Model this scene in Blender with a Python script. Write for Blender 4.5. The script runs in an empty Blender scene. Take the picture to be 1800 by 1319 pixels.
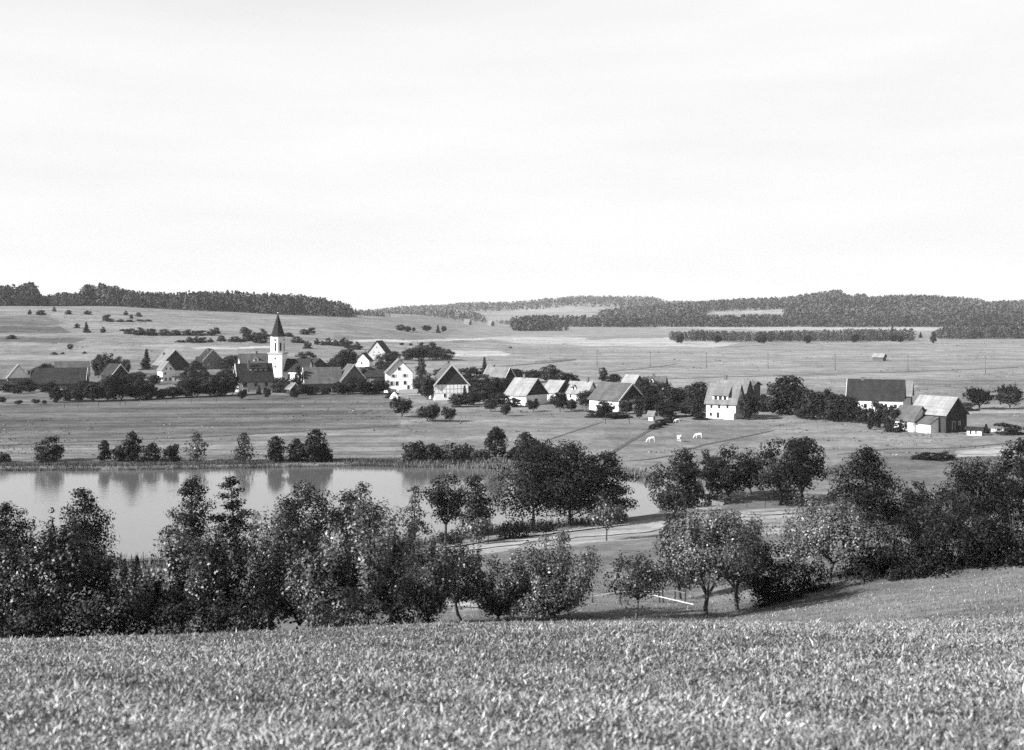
import bpy, math, random
import numpy as np
from mathutils import Vector

SC = bpy.context.scene
COL = SC.collection
R = math.radians
# ---------------------------------------------------------------- camera, sky, sun, exposure
F, U0, V0, EYE = 2170.0, 900.0, 545.0, 28.0        # focal length and horizon in photo pixels, eye height over the valley
cam = bpy.data.cameras.new('camera'); co = bpy.data.objects.new('camera', cam); COL.objects.link(co)
co.location = (0, 0, EYE); co.rotation_euler = (R(90), 0, 0)
cam.sensor_width = 36.0; cam.lens = F / 1800 * 36; cam.shift_y = -(659.5 - V0) / 1800
cam.clip_start = 0.1; cam.clip_end = 30000
cam.dof.use_dof = True; cam.dof.focus_distance = 190; cam.dof.aperture_fstop = 1.8
SC.camera = co
SUN_EL, SUN_AZ = 30.0, (-0.88, -0.475)              # the sun stands left of and behind the camera
w = bpy.data.worlds.new('World'); SC.world = w; w.use_nodes = True
nt = w.node_tree; bg = nt.nodes['Background']
sky = nt.nodes.new('ShaderNodeTexSky'); sky.sky_type = 'NISHITA'; sky.sun_disc = False
sky.sun_elevation = R(SUN_EL); sky.sun_rotation = math.atan2(SUN_AZ[0], SUN_AZ[1])
sky.dust_density = 0.7; sky.air_density = 1.0; sky.ozone_density = 3.0; sky.altitude = 2000
sep = nt.nodes.new('ShaderNodeSeparateColor')       # blue-sensitive black-and-white plate: the sky as its blue record
nt.links.new(sky.outputs[0], sep.inputs[0])
cap = nt.nodes.new('ShaderNodeMath'); cap.operation = 'MINIMUM'; cap.inputs[1].default_value = 4.6    # the plate's white
nt.links.new(sep.outputs['Blue'], cap.inputs[0])
tcw = nt.nodes.new('ShaderNodeTexCoord'); mpw = nt.nodes.new('ShaderNodeMapping'); mpw.inputs['Scale'].default_value = (2.2, 2.2, 16)
nzw = nt.nodes.new('ShaderNodeTexNoise'); nzw.inputs['Scale'].default_value = 2.0; nzw.inputs['Detail'].default_value = 6
mrw = nt.nodes.new('ShaderNodeMapRange'); mrw.inputs[1].default_value = .35; mrw.inputs[2].default_value = .7; mrw.inputs[3].default_value = .95; mrw.inputs[4].default_value = 1.01
mlw = nt.nodes.new('ShaderNodeMath'); mlw.operation = 'MULTIPLY'                          # thin streaks of high cloud
nt.links.new(tcw.outputs['Generated'], mpw.inputs[0]); nt.links.new(mpw.outputs[0], nzw.inputs[0]); nt.links.new(nzw.outputs[0], mrw.inputs[0])
nt.links.new(cap.outputs[0], mlw.inputs[0]); nt.links.new(mrw.outputs[0], mlw.inputs[1]); nt.links.new(mlw.outputs[0], bg.inputs['Color'])
bg.inputs['Strength'].default_value = 0.072
sl = bpy.data.lights.new('sun', 'SUN'); so = bpy.data.objects.new('sun', sl); COL.objects.link(so)
sl.energy = 4.7; sl.angle = R(0.5); sl.color = (1, 1, 1)
ce = math.cos(R(SUN_EL))
so.rotation_euler = Vector((SUN_AZ[0] * ce, SUN_AZ[1] * ce, math.sin(R(SUN_EL)))).to_track_quat('Z', 'Y').to_euler()
so.location = (0, 0, 90)
SC.view_settings.view_transform = 'Standard'; SC.view_settings.look = 'None'
SC.view_settings.exposure = 1.55; SC.view_settings.gamma = 1.0
SC.cycles.use_denoising = False      # keep the fine grain of the plate
SC.cycles.max_bounces = 5; SC.cycles.diffuse_bounces = 2; SC.cycles.glossy_bounces = 2
SC.cycles.volume_bounces = 0; SC.cycles.transparent_max_bounces = 4

# ---------------------------------------------------------------- helpers
def ss(a, b, x):
    t = np.clip((np.asarray(x, float) - a) / (b - a), 0, 1); return t * t * (3 - 2 * t)

def tag(o, label=None, cat=None, group=None, kind=None):
    if label: o['label'] = label
    if cat: o['category'] = cat
    if group: o['group'] = group
    if kind: o['kind'] = kind
    return o

def empty(name, loc, label, cat, group=None, rz=0):
    o = bpy.data.objects.new(name, None); COL.objects.link(o); o.empty_display_size = .3
    o.location = loc; o.rotation_euler = (0, 0, rz)
    return tag(o, label, cat, group)

def mesh_np(name, V, Q, m, parent=None, tone=None, smooth=False):
    """one mesh object out of numpy vertices and quads (or triangles)"""
    V = np.asarray(V, np.float32); Q = np.asarray(Q, np.int32); k = Q.shape[1]
    me = bpy.data.meshes.new(name)
    me.vertices.add(len(V)); me.vertices.foreach_set('co', V.ravel())
    me.loops.add(Q.size); me.loops.foreach_set('vertex_index', Q.ravel())
    me.polygons.add(len(Q)); me.polygons.foreach_set('loop_start', np.arange(0, Q.size, k, dtype=np.int32))
    if tone is not None:
        a = me.attributes.new('tone', 'FLOAT', 'POINT'); a.data.foreach_set('value', np.asarray(tone, np.float32))
    me.update(calc_edges=True)
    if smooth: me.polygons.foreach_set('use_smooth', np.ones(len(Q), bool))
    me.materials.append(m)
    o = bpy.data.objects.new(name, me); COL.objects.link(o)
    if parent: o.parent = parent
    return o

class MB:
    """collects boxes, prisms and tubes into one mesh"""
    def __init__(s): s.v = []; s.f = []
    def add(s, vs, fs):
        n = len(s.v); s.v += [tuple(p) for p in vs]; s.f += [tuple(i + n for i in f) for f in fs]; return s
    def box(s, x0, x1, y0, y1, z0, z1):
        return s.add([(x0,y0,z0),(x1,y0,z0),(x1,y1,z0),(x0,y1,z0),(x0,y0,z1),(x1,y0,z1),(x1,y1,z1),(x0,y1,z1)],
                     [(0,3,2,1),(4,5,6,7),(0,1,5,4),(1,2,6,5),(2,3,7,6),(3,0,4,7)])
    def hexa(s, P): return s.add(P, [(0,3,2,1),(4,5,6,7),(0,1,5,4),(1,2,6,5),(2,3,7,6),(3,0,4,7)])
    def tube(s, p, q, r0, r1, n=6):
        p, q = Vector(p), Vector(q); d = (q - p).normalized()
        a = d.orthogonal().normalized(); b = d.cross(a)
        vs = [p + (a * math.cos(t) + b * math.sin(t)) * r0 for t in [2 * math.pi * i / n for i in range(n)]]
        vs += [q + (a * math.cos(t) + b * math.sin(t)) * r1 for t in [2 * math.pi * i / n for i in range(n)]]
        return s.add(vs, [(i, (i + 1) % n, n + (i + 1) % n, n + i) for i in range(n)] + [tuple(range(n))[::-1], tuple(range(n, 2 * n))])
    def ring(s, n, prof, cx=0, cy=0, rot=0):
        """stack of n-gons (radius, z) -> closed shape"""
        vs = []; fs = []
        for (r, z) in prof:
            vs += [(cx + r * math.cos(rot + 2 * math.pi * i / n), cy + r * math.sin(rot + 2 * math.pi * i / n), z) for i in range(n)]
        for k in range(len(prof) - 1):
            fs += [(k * n + i, k * n + (i + 1) % n, (k + 1) * n + (i + 1) % n, (k + 1) * n + i) for i in range(n)]
        fs += [tuple(range(n))[::-1], tuple(range((len(prof) - 1) * n, len(prof) * n))]
        return s.add(vs, fs)
    def build(s, name, m, parent=None):
        me = bpy.data.meshes.new(name); me.from_pydata(s.v, [], s.f); me.update(); me.materials.append(m)
        o = bpy.data.objects.new(name, me); COL.objects.link(o)
        if parent: o.parent = parent
        return o

def mat(name, g, rough=.85, spec=.25, attr=False, noise=(), bump=None, trans=0.0, coord='Object', vary=None):
    """grey principled material; noise = [(scale xyz, amount, detail)], attr multiplies by the mesh's tone attribute"""
    m = bpy.data.materials.new(name); m.use_nodes = True; t = m.node_tree; p = t.nodes['Principled BSDF']
    p.inputs['Roughness'].default_value = rough; p.inputs['Specular IOR Level'].default_value = spec
    v = t.nodes.new('ShaderNodeValue'); v.outputs[0].default_value = g; out = v.outputs[0]
    def mul(a, b):
        n = t.nodes.new('ShaderNodeMath'); n.operation = 'MULTIPLY'
        t.links.new(a, n.inputs[0]); t.links.new(b, n.inputs[1]); return n.outputs[0]
    if attr:
        a = t.nodes.new('ShaderNodeAttribute'); a.attribute_name = 'tone'; out = mul(out, a.outputs['Fac'])
    tc = t.nodes.new('ShaderNodeTexCoord')
    last = None
    for (sc, amt, det) in noise:
        mp = t.nodes.new('ShaderNodeMapping'); mp.inputs['Scale'].default_value = sc if hasattr(sc, '__len__') else (sc,) * 3
        t.links.new(tc.outputs[coord], mp.inputs[0])
        n = t.nodes.new('ShaderNodeTexNoise'); n.inputs['Scale'].default_value = 1; n.inputs['Detail'].default_value = det
        n.inputs['Roughness'].default_value = .6
        t.links.new(mp.outputs[0], n.inputs[0]); last = n.outputs[0]
        r = t.nodes.new('ShaderNodeMapRange'); r.inputs[1].default_value = .3; r.inputs[2].default_value = .7
        r.inputs[3].default_value = 1 - amt; r.inputs[4].default_value = 1 + amt; r.clamp = True
        t.links.new(n.outputs[0], r.inputs[0]); out = mul(out, r.outputs[0])
    t.links.new(out, p.inputs['Base Color'])
    if bump and last:
        b = t.nodes.new('ShaderNodeBump'); b.inputs['Strength'].default_value = bump[0]; b.inputs['Distance'].default_value = bump[1]
        t.links.new(last, b.inputs['Height']); t.links.new(b.outputs[0], p.inputs['Normal'])
    if trans:
        tr = t.nodes.new('ShaderNodeBsdfTranslucent'); t.links.new(out, tr.inputs[0])
        mx = t.nodes.new('ShaderNodeMixShader'); mx.inputs[0].default_value = trans
        t.links.new(p.outputs[0], mx.inputs[1]); t.links.new(tr.outputs[0], mx.inputs[2])
        t.links.new(mx.outputs[0], t.nodes['Material Output'].inputs[0])
    if vary:
        oi = t.nodes.new('ShaderNodeObjectInfo'); r = t.nodes.new('ShaderNodeMapRange'); r.inputs[3].default_value = vary[0]; r.inputs[4].default_value = vary[1]
        t.links.new(oi.outputs['Random'], r.inputs[0]); t.links.new(mul(out, r.outputs[0]), p.inputs['Base Color'])
    return m

M = dict(
    ground=mat('meadow_grass', .60, .95, .05, attr=True, noise=[((.006, .05, .02), .24, 6), (.035, .28, 8), (.16, .26, 6), (.7, .24, 4), (7, .28, 3)], bump=(.5, .12)),
    path=mat('pale_path', .25, .95, .05, noise=[(.4, .2, 5), (4, .12, 3)]),
    hay=mat('mown_strip', .235, .95, .05, noise=[((.1, .7, .3), .4, 6), (1.2, .3, 5)]),
    ditch=mat('rough_grass_ditch_shade', .07, .95, .05, noise=[(.8, .4, 5)]),  # rough grass, its tone darkened for the shade inside the ditches
    bank=mat('dark_bank_shade', .05, .95, .05, noise=[(.8, .4, 5)]),  # dark tone paints the shadow under the far shore's undercut edge
    blade=mat('grass_blade', .72, .55, .3, attr=True, trans=.25),
    reed=mat('reed_blade', .45, .6, .2, attr=True, trans=.15),
    leaf=mat('leaf', .46, .42, .34, attr=True, trans=.06),
    leafdull=mat('leaf_far', .42, .7, .12, attr=True, vary=(.55, 1.7)),
    leafdark=mat('leaf_dense', .29, .6, .16, attr=True, trans=.05),
    woods=mat('leaf_woods', .75, .8, .05, attr=True),
    bark=mat('bark', .05, .9, .1, noise=[((6, 6, 1.5), .4, 4)]),
    white=mat('white_plaster', .66, .9, .1, noise=[(.5, .08, 5), ((2, 2, .5), .05, 4)]),
    cream=mat('grey_plaster', .30, .9, .1, noise=[(.5, .12, 5), ((2, 2, .5), .08, 4)]),
    grey=mat('weathered_plaster', .13, .9, .1, noise=[(.6, .25, 5), ((2, 2, .5), .1, 4)]),
    wood=mat('dark_boards', .03, .85, .1, noise=[((5, 5, .4), .35, 4)]),
    woodmid=mat('grey_boards', .065, .85, .1, noise=[((5, 5, .4), .3, 4)]),
    woodpale=mat('bleached_wood', .5, .8, .1, noise=[((3, 3, 3), .15, 4)]),
    tiledark=mat('dark_tiles', .017, .8, .15, noise=[((1.1, .1, .1), .22, 4), ((.12, 2.6, 2.6), .12, 2), (.45, .3, 5), (3.2, .25, 3)], bump=(.4, .05)),
    tilemid=mat('brown_tiles', .062, .8, .15, noise=[((1.1, .1, .1), .22, 4), ((.12, 2.6, 2.6), .12, 2), (.45, .25, 5), (3.2, .22, 3)], bump=(.4, .05)),
    tilelight=mat('pale_tiles', .11, .8, .15, noise=[((1.1, .1, .1), .22, 4), ((.12, 2.6, 2.6), .12, 2), (.45, .2, 5), (3.2, .18, 3)], bump=(.4, .05)),
    tilebright=mat('bleached_tiles', .165, .8, .15, noise=[((1.1, .1, .1), .22, 4), ((.12, 2.6, 2.6), .12, 2), (.45, .16, 5), (3.2, .15, 3)], bump=(.4, .05)),
    slate=mat('spire_slate', .014, .8, .12, noise=[(1.5, .25, 4)]),
    brick=mat('chimney_brick', .09, .9, .1, noise=[(4, .3, 3)]),
    glass=mat('dark_window_glass', .02, .15, .5),
    frame=mat('window_frame_paint', .6, .7, .2, noise=[(3, .08, 2)]),
    rail=mat('old_rail_wood', .2, .85, .1, noise=[((3, 3, 3), .2, 4)]),
    shutter=mat('shutter_paint', .38, .7, .2, noise=[(3, .15, 2)]),
    dial=mat('clock_dial', .03, .5, .4, noise=[(3, .1, 2)]),
    gilt=mat('clock_hands', .7, .4, .5),
    hide=mat('white_hide', .5, .8, .1, noise=[(2.5, .08, 3)]),
)

# ---------------------------------------------------------------- the terrain
_yk = np.linspace(-120, 400, 2081)
_zk = np.interp(_yk, [-120, -60, 0, 10.8, 20, 30, 42, 55, 68, 100, 125, 146, 160, 400],
                [37, 33.5, 26.35, 24.15, 22.3, 20.35, 17.2, 13.7, 11.0, 6.4, 3.1, .35, 0.1, 0.1])
_k = np.exp(-.5 * (np.arange(-24, 25) / 9.0) ** 2); _k /= _k.sum()
_zk = np.convolve(np.pad(_zk, 24, mode='edge'), _k, 'valid')
LAKE_PX = [(-330, 1010), (0, 1000), (230, 992), (460, 985), (700, 962), (790, 948), (880, 926), (990, 918), (1100, 908), (1170, 899),
           (1262, 888), (1268, 876), (1200, 864), (1150, 846), (1120, 834), (1040, 826), (930, 822), (860, 817), (760, 819), (640, 816),
           (450, 819), (200, 824), (0, 823), (-260, 826)]
def flat(u, v): y = EYE * F / (v - V0); return ((u - U0) / F * y, y)
LAKE = np.array([flat(*p) for p in LAKE_PX])

def poly_sd(P, X, Y):
    """signed distance to polygon, positive inside"""
    d = np.full(X.shape, 1e9); ins = np.zeros(X.shape, bool); n = len(P)
    for i in range(n):
        x0, y0 = P[i]; x1, y1 = P[(i + 1) % n]; ex, ey = x1 - x0, y1 - y0
        t = np.clip(((X - x0) * ex + (Y - y0) * ey) / (ex * ex + ey * ey), 0, 1)
        d = np.minimum(d, np.hypot(X - x0 - t * ex, Y - y0 - t * ey))
        c = ((y0 > Y) != (y1 > Y)) & (X < (x1 - x0) * (Y - y0) / (y1 - y0 + 1e-12) + x0); ins ^= c
    return np.where(ins, d, -d)

def wob(X, Y, s, seed=0):
    return (np.sin(X / s + seed) * np.cos(Y / s * 1.3 + 2 * seed) + .5 * np.sin(X / s * 2.3 + Y / s * 1.7 + seed * 3)) / 1.5

C_U = [-900, 300, 620, 660, 700, 800, 900, 960, 1020, 1100, 1150, 1172, 1250, 1500, 1800, 2700]
C_V = [541, 541, 545, 542, 538, 533, 530, 524, 519, 520, 521, 527, 529, 530, 529, 528]
R_U = [960, 1060, 1120, 1200, 1300, 1380, 1440, 1475, 1500, 1560, 1620, 1680, 1725, 1760, 1800, 2300, 2800]
R_V = [548, 545, 537, 531, 524, 521, 513, 508, 518, 518, 516, 520, 525, 526, 525, 520, 518]
def Zg(X, Y, lake=True):
    X = np.asarray(X, float); Y = np.asarray(Y, float); X, Y = np.broadcast_arrays(X, Y)
    toe = np.interp(X, [-90, -56, -8, 15, 30, 100], [128, 134, 148, 160, 172, 172])
    Yp = np.where(Y > 68, 68 + (Y - 68) * 78 / (toe - 68), Y)
    z = np.interp(Yp, _yk, _zk)
    z = z + np.minimum(.16 * np.maximum(0, X - 12), 7) * ss(20, 60, Y) * (1 - ss(85, 150, Y))
    z = z + np.maximum(.03 * np.minimum(0, X + 2), -1.4) * ss(8, 30, Y) * (1 - ss(50, 120, Y))
    z = z + .10 * wob(X, Y, 7) * (1 - ss(60, 130, Y)) + .35 * wob(X, Y, 60, 1) * ss(300, 500, Y)
    u = U0 + F * X / np.maximum(Y, 1)
    hl = np.interp(X, [-900, -400, -300, -220, -155, -100, -50, 0], [1.05, 1, .86, .72, .61, .36, .13, 0])
    z = z + 31 * ss(455, 1260, Y) * hl * (1 - ss(2000, 3200, Y)) + .9 * wob(X, Y, 45, 2) * ss(480, 700, Y) * hl
    zc = EYE + (V0 - np.interp(u, C_U, C_V)) / F * 4600 - 22
    z = z + np.maximum(zc, 0) * ss(2900, 4600, Y)
    zr = EYE + (V0 - np.interp(u, R_U, R_V)) / F * 2800 - 20
    z = z + np.maximum(zr, 0) * ss(2000, 2800, Y) * (1 - ss(2900, 3700, Y))
    if lake:
        near = (Y > 100) & (Y < 260)
        if near.any():
            sd = np.full(X.shape, -99.); sd[near] = poly_sd(LAKE, X[near], Y[near])
            z = z - 2.6 * ss(-2.2, 3.0, sd)
    return z
def zg(x, y): return float(Zg(np.array([x]), np.array([y]))[0])
_ys = np.exp(np.linspace(math.log(8), math.log(6500), 6000))
def hit(u, v):
    """where the photo's ray (u, v) meets the ground"""
    X = (u - U0) / F * _ys; zr = EYE - (v - V0) / F * _ys; b = np.nonzero(Zg(X, _ys, False) >= zr)[0]
    i = b[0] if len(b) else len(_ys) - 1
    return (float(X[i]), float(_ys[i]), zg(X[i], _ys[i]))
def onray(u, Y): x = (u - U0) / F * Y; return (x, Y, zg(x, Y))
def px(Y): return Y / F                               # metres per photo pixel at depth Y

# tone of the ground: parcels of field, each a polygon on the land (photo pixels of the ground itself)
PARCELS = [
 (.15, [(-400, 700), (700, 690), (700, 752), (330, 770), (-400, 788)]),          # meadow below the village
 (.118, [(-400, 738), (300, 728), (650, 722), (680, 735), (330, 752), (-400, 758)]),
 (.20, [(-400, 788), (330, 772), (690, 754), (900, 742), (1000, 745), (900, 812), (640, 812), (-400, 820)]),
 (.225, [(690, 690), (1140, 742), (1250, 738), (1500, 745), (1640, 775), (1800, 780), (2200, 790), (1400, 850), (1120, 830), (900, 815)]),
 (.19, [(1060, 745), (1360, 750), (1300, 790), (1080, 800)]),
 (.15, [(1500, 800), (2100, 808), (2100, 880), (1480, 870), (1440, 830)]),
 (.40, [(1680, 792), (1760, 786), (1790, 788), (1780, 802), (1690, 803)]),
 (.20, [(1690, 722), (2300, 722), (2300, 790), (1700, 770)]),
 (.36, [(1690, 716), (2300, 718), (2300, 728), (1690, 727)]),
 (.18, [(-400, 640), (400, 632), (400, 690), (-400, 700)]),
 (.13, [(-200, 593), (150, 594), (130, 603), (-200, 604)]), (.12, [(-200, 575), (110, 574), (125, 586), (-200, 588)]),
 (.27, [(100, 604), (420, 612), (420, 622), (90, 616)]), (.15, [(-100, 560), (80, 556), (120, 570), (60, 574), (-100, 572)]),
 (.48, [(340, 613), (480, 608), (480, 611), (350, 616)]),
 (.20, [(590, 584), (790, 590), (770, 598), (580, 597)]), (.46, [(560, 600), (840, 594), (860, 597), (600, 604)]),
 (.24, [(680, 604), (800, 600), (840, 628), (760, 640), (680, 640)]),
 (.42, [(790, 614), (900, 620), (890, 628), (790, 626)]),
 (.42, [(840, 594), (1180, 592), (1300, 604), (1260, 612), (900, 604)]),
 (.24, [(860, 612), (1020, 610), (1040, 622), (900, 625)]), (.25, [(1020, 590), (1180, 588), (1180, 594), (1030, 596)]),
 (.28, [(1090, 618), (1500, 612), (2000, 606), (2000, 632), (1100, 630)]),
 (.26, [(1390, 632), (2000, 632), (2000, 690), (1390, 670)]), (.20, [(1600, 668), (2100, 660), (2100, 700), (1640, 700)]),
 (.34, [(1230, 543), (1385, 541), (1390, 549), (1230, 552)]), (.40, [(1120, 567), (1660, 570), (1660, 582), (1170, 578)]),
 (.30, [(690, 538), (900, 536), (1060, 534), (1080, 543), (900, 548), (690, 545)]), (.29, [(930, 538), (1130, 536), (1130, 546), (930, 548)]),
]
def inpoly(P, X, Y):
    ins = np.zeros(X.shape, bool); n = len(P)
    for i in range(n):
        x0, y0 = P[i]; x1, y1 = P[(i + 1) % n]
        ins ^= ((y0 > Y) != (y1 > Y)) & (X < (x1 - x0) * (Y - y0) / (y1 - y0 + 1e-12) + x0)
    return ins
def ground_tone(X, Y, Z):
    Yc = np.maximum(Y, 3); u = U0 + F * X / Yc; v = V0 + (EYE - Z) / Yc * F
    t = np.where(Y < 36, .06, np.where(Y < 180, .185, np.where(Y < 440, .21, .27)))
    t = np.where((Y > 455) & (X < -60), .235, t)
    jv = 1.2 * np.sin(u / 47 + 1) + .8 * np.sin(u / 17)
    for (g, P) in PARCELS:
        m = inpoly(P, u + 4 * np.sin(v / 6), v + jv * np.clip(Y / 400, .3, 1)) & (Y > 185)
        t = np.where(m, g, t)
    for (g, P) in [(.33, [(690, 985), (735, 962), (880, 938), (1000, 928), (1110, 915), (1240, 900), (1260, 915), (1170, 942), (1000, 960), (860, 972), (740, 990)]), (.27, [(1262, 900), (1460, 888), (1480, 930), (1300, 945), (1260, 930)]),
                   (.30, [(760, 1052), (850, 1056), (880, 1072), (800, 1075)])]:          # pale mown strip by the lake
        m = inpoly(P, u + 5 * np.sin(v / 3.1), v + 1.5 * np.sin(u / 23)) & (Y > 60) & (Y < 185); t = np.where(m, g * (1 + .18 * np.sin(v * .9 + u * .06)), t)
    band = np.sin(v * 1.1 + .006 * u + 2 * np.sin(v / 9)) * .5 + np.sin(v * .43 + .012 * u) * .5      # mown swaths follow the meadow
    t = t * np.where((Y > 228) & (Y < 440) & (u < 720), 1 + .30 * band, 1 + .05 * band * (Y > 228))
    sd = np.full(X.shape, -99.); nr = (Y > 110) & (Y < 260); sd[nr] = poly_sd(LAKE, X[nr], Y[nr])
    t = np.where(sd > -1.2, .06, t)
    return t
def build_ground():
    c = np.linspace(-.47, .47, 470); o = np.linspace(.48, 1.5, 60)
    T = np.concatenate([-o[::-1], c, o])
    Yr = np.concatenate([np.linspace(-90, 4, 30), np.linspace(5, 60, 160), np.linspace(60.6, 130, 100), np.linspace(131, 262, 175),
                         np.exp(np.linspace(math.log(264), math.log(5900), 420))])
    YY, TT = np.meshgrid(Yr, T, indexing='ij')
    XX = TT * np.maximum(YY, 0) + TT * 40 * (1 - ss(0, 150, YY)) * 1.0
    ZZ = Zg(XX.ravel(), YY.ravel()).reshape(XX.shape)
    nr, nc = XX.shape; idx = np.arange(nr * nc).reshape(nr, nc)
    Q = np.stack([idx[:-1, :-1], idx[:-1, 1:], idx[1:, 1:], idx[1:, :-1]], -1).reshape(-1, 4)
    V = np.stack([XX, YY, ZZ], -1).reshape(-1, 3)
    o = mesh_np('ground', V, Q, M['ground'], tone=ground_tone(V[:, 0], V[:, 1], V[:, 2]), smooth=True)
    tag(o, kind='structure')
build_ground()

def ribbon(name, pts, width, m, lift=.05, px_in=True, step=1.5, kind='structure', ends=True):
    """a strip draped on the ground along photo pixels; width in metres or a list per point"""
    P = [Vector(hit(*p)) for p in pts] if px_in else [Vector(p) for p in pts]
    ws = width if hasattr(width, '__len__') else [width] * len(P)
    L = []; 
    for i in range(len(P) - 1):
        n = max(2, int((P[i + 1] - P[i]).length / step))
        for k in range(n + (i == len(P) - 2)):
            f = k / n; L.append((P[i].lerp(P[i + 1], f), ws[i] * (1 - f) + ws[i + 1] * f))
    V = []; rng = random.Random(len(pts) + int(P[0].x))
    for i, (p, wd) in enumerate(L):
        a = L[max(0, i - 1)][0]; b = L[min(len(L) - 1, i + 1)][0]; d = (b - a); n = Vector((-d.y, d.x, 0)).normalized()
        if ends: wd = wd * min(1, .25 + min(i, len(L) - 1 - i) / 4)
        wd *= rng.uniform(.72, 1.28)
        for k in (-1, -.5, 0, .5, 1):
            q = p + n * wd * .5 * k; V.append((q.x, q.y, q.z))
    V = np.array(V); V[:, 2] = Zg(V[:, 0], V[:, 1]) + lift
    n = len(L); Q = [(i * 5 + k, i * 5 + k + 1, i * 5 + k + 6, i * 5 + k + 5) for i in range(n - 1) for k in range(4)]
    return tag(mesh_np(name, V, Q, m, smooth=True), kind=kind)

# lake surface: one flat sheet under the banks, shows where the ground dips below it
def build_water():
    m = bpy.data.materials.new('lake_water'); m.use_nodes = True; t = m.node_tree; p = t.nodes['Principled BSDF']
    p.inputs['Base Color'].default_value = (.085, .085, .085, 1); p.inputs['Roughness'].default_value = .07; p.inputs['IOR'].default_value = 1.33
    p.inputs['Specular IOR Level'].default_value = .95
    tc = t.nodes.new('ShaderNodeTexCoord'); mp = t.nodes.new('ShaderNodeMapping'); mp.inputs['Scale'].default_value = (.9, 2.2, 1)
    n = t.nodes.new('ShaderNodeTexNoise'); n.inputs['Scale'].default_value = 1.0; n.inputs['Detail'].default_value = 3
    b = t.nodes.new('ShaderNodeBump'); b.inputs['Strength'].default_value = .10; b.inputs['Distance'].default_value = .10
    t.links.new(tc.outputs['Object'], mp.inputs[0]); t.links.new(mp.outputs[0], n.inputs[0]); t.links.new(n.outputs[0], b.inputs['Height'])
    t.links.new(b.outputs[0], p.inputs['Normal'])
    n2 = t.nodes.new('ShaderNodeTexNoise'); n2.inputs['Scale'].default_value = .035; n2.inputs['Detail'].default_value = 4; t.links.new(tc.outputs['Object'], n2.inputs[0])
    mr = t.nodes.new('ShaderNodeMapRange'); mr.inputs[1].default_value = .35; mr.inputs[2].default_value = .65; mr.inputs[3].default_value = .03; mr.inputs[4].default_value = .26
    t.links.new(n2.outputs[0], mr.inputs[0]); t.links.new(mr.outputs[0], b.inputs['Strength'])      # calm patches and wind-ruffled ones
    c = LAKE.mean(0); P = c + (LAKE - c) * 1.0
    n_ = len(P); out = []
    for i in range(n_):
        a, b2, d = P[i - 1], P[i], P[(i + 1) % n_]; tv = d - a; nv = np.array([tv[1], -tv[0]]); nv /= np.hypot(*nv)
        out.append(b2 + nv * 3.0 * (1 if poly_sd(LAKE, np.array([b2[0] + nv[0] * .5]), np.array([b2[1] + nv[1] * .5]))[0] < 0 else -1))
    me = bpy.data.meshes.new('lake'); me.from_pydata([(x, y, -.42) for x, y in out], [], [tuple(range(n_))]); me.update(); me.materials.append(m)
    o = bpy.data.objects.new('lake', me); COL.objects.link(o); tag(o, kind='structure')
build_water()
# ---------------------------------------------------------------- vegetation
def leaf_quads(rng, C, S, aspect=.6, up=.35, out=None):
    """diamond leaves of size S at centres C with random, slightly sky-facing normals"""
    n = len(C); N = rng.normal(size=(n, 3))
    if out is None: N[:, 2] = np.abs(N[:, 2]) + up
    else: N = N * .5 + out; N[:, 2] += up                  # leaves turn outward from their spray and their crown
    N /= np.linalg.norm(N, axis=1)[:, None]; N = N + 0; N /= np.linalg.norm(N, axis=1)[:, None]
    A = np.cross(N, rng.normal(size=(n, 3))); A /= np.linalg.norm(A, axis=1)[:, None] + 1e-9; B = np.cross(N, A)
    S = np.broadcast_to(S, n)[:, None]
    V = np.stack([C - A * S * .5, C + B * S * .5 * aspect + N * S * .08, C + A * S * .5, C - B * S * .5 * aspect + N * S * .08], 1).reshape(-1, 3)
    return V, np.arange(4 * n).reshape(n, 4)

def limb_mesh(S):
    """tapered five-sided tubes for segments (p, q, r0, r1)"""
    p = np.array([s[0] for s in S], float); q = np.array([s[1] for s in S], float)
    r0 = np.array([s[2] for s in S]); r1 = np.array([s[3] for s in S]); d = q - p; d /= np.linalg.norm(d, axis=1)[:, None] + 1e-9
    ref = np.where(np.abs(d[:, 2:3]) > .9, np.array([[1., 0, 0]]), np.array([[0, 0, 1.]]))
    a = np.cross(d, ref); a /= np.linalg.norm(a, axis=1)[:, None]; b = np.cross(d, a)
    V = []
    for (c, r) in ((p, r0), (q, r1)):
        for k in range(5):
            t = 2 * math.pi * k / 5; V.append(c + (a * math.cos(t) + b * math.sin(t)) * r[:, None])
    V = np.stack(V, 1).reshape(-1, 3); Q = []
    for i in range(len(S)):
        for k in range(5): Q.append((i * 10 + k, i * 10 + (k + 1) % 5, i * 10 + 5 + (k + 1) % 5, i * 10 + 5 + k))
    return V, np.array(Q)

def polyline_limb(S, pts, r0, r1):
    for i in range(len(pts) - 1):
        n = len(pts) - 1; S.append((pts[i], pts[i + 1], r0 + (r1 - r0) * i / n, r0 + (r1 - r0) * (i + 1) / n))

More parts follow.
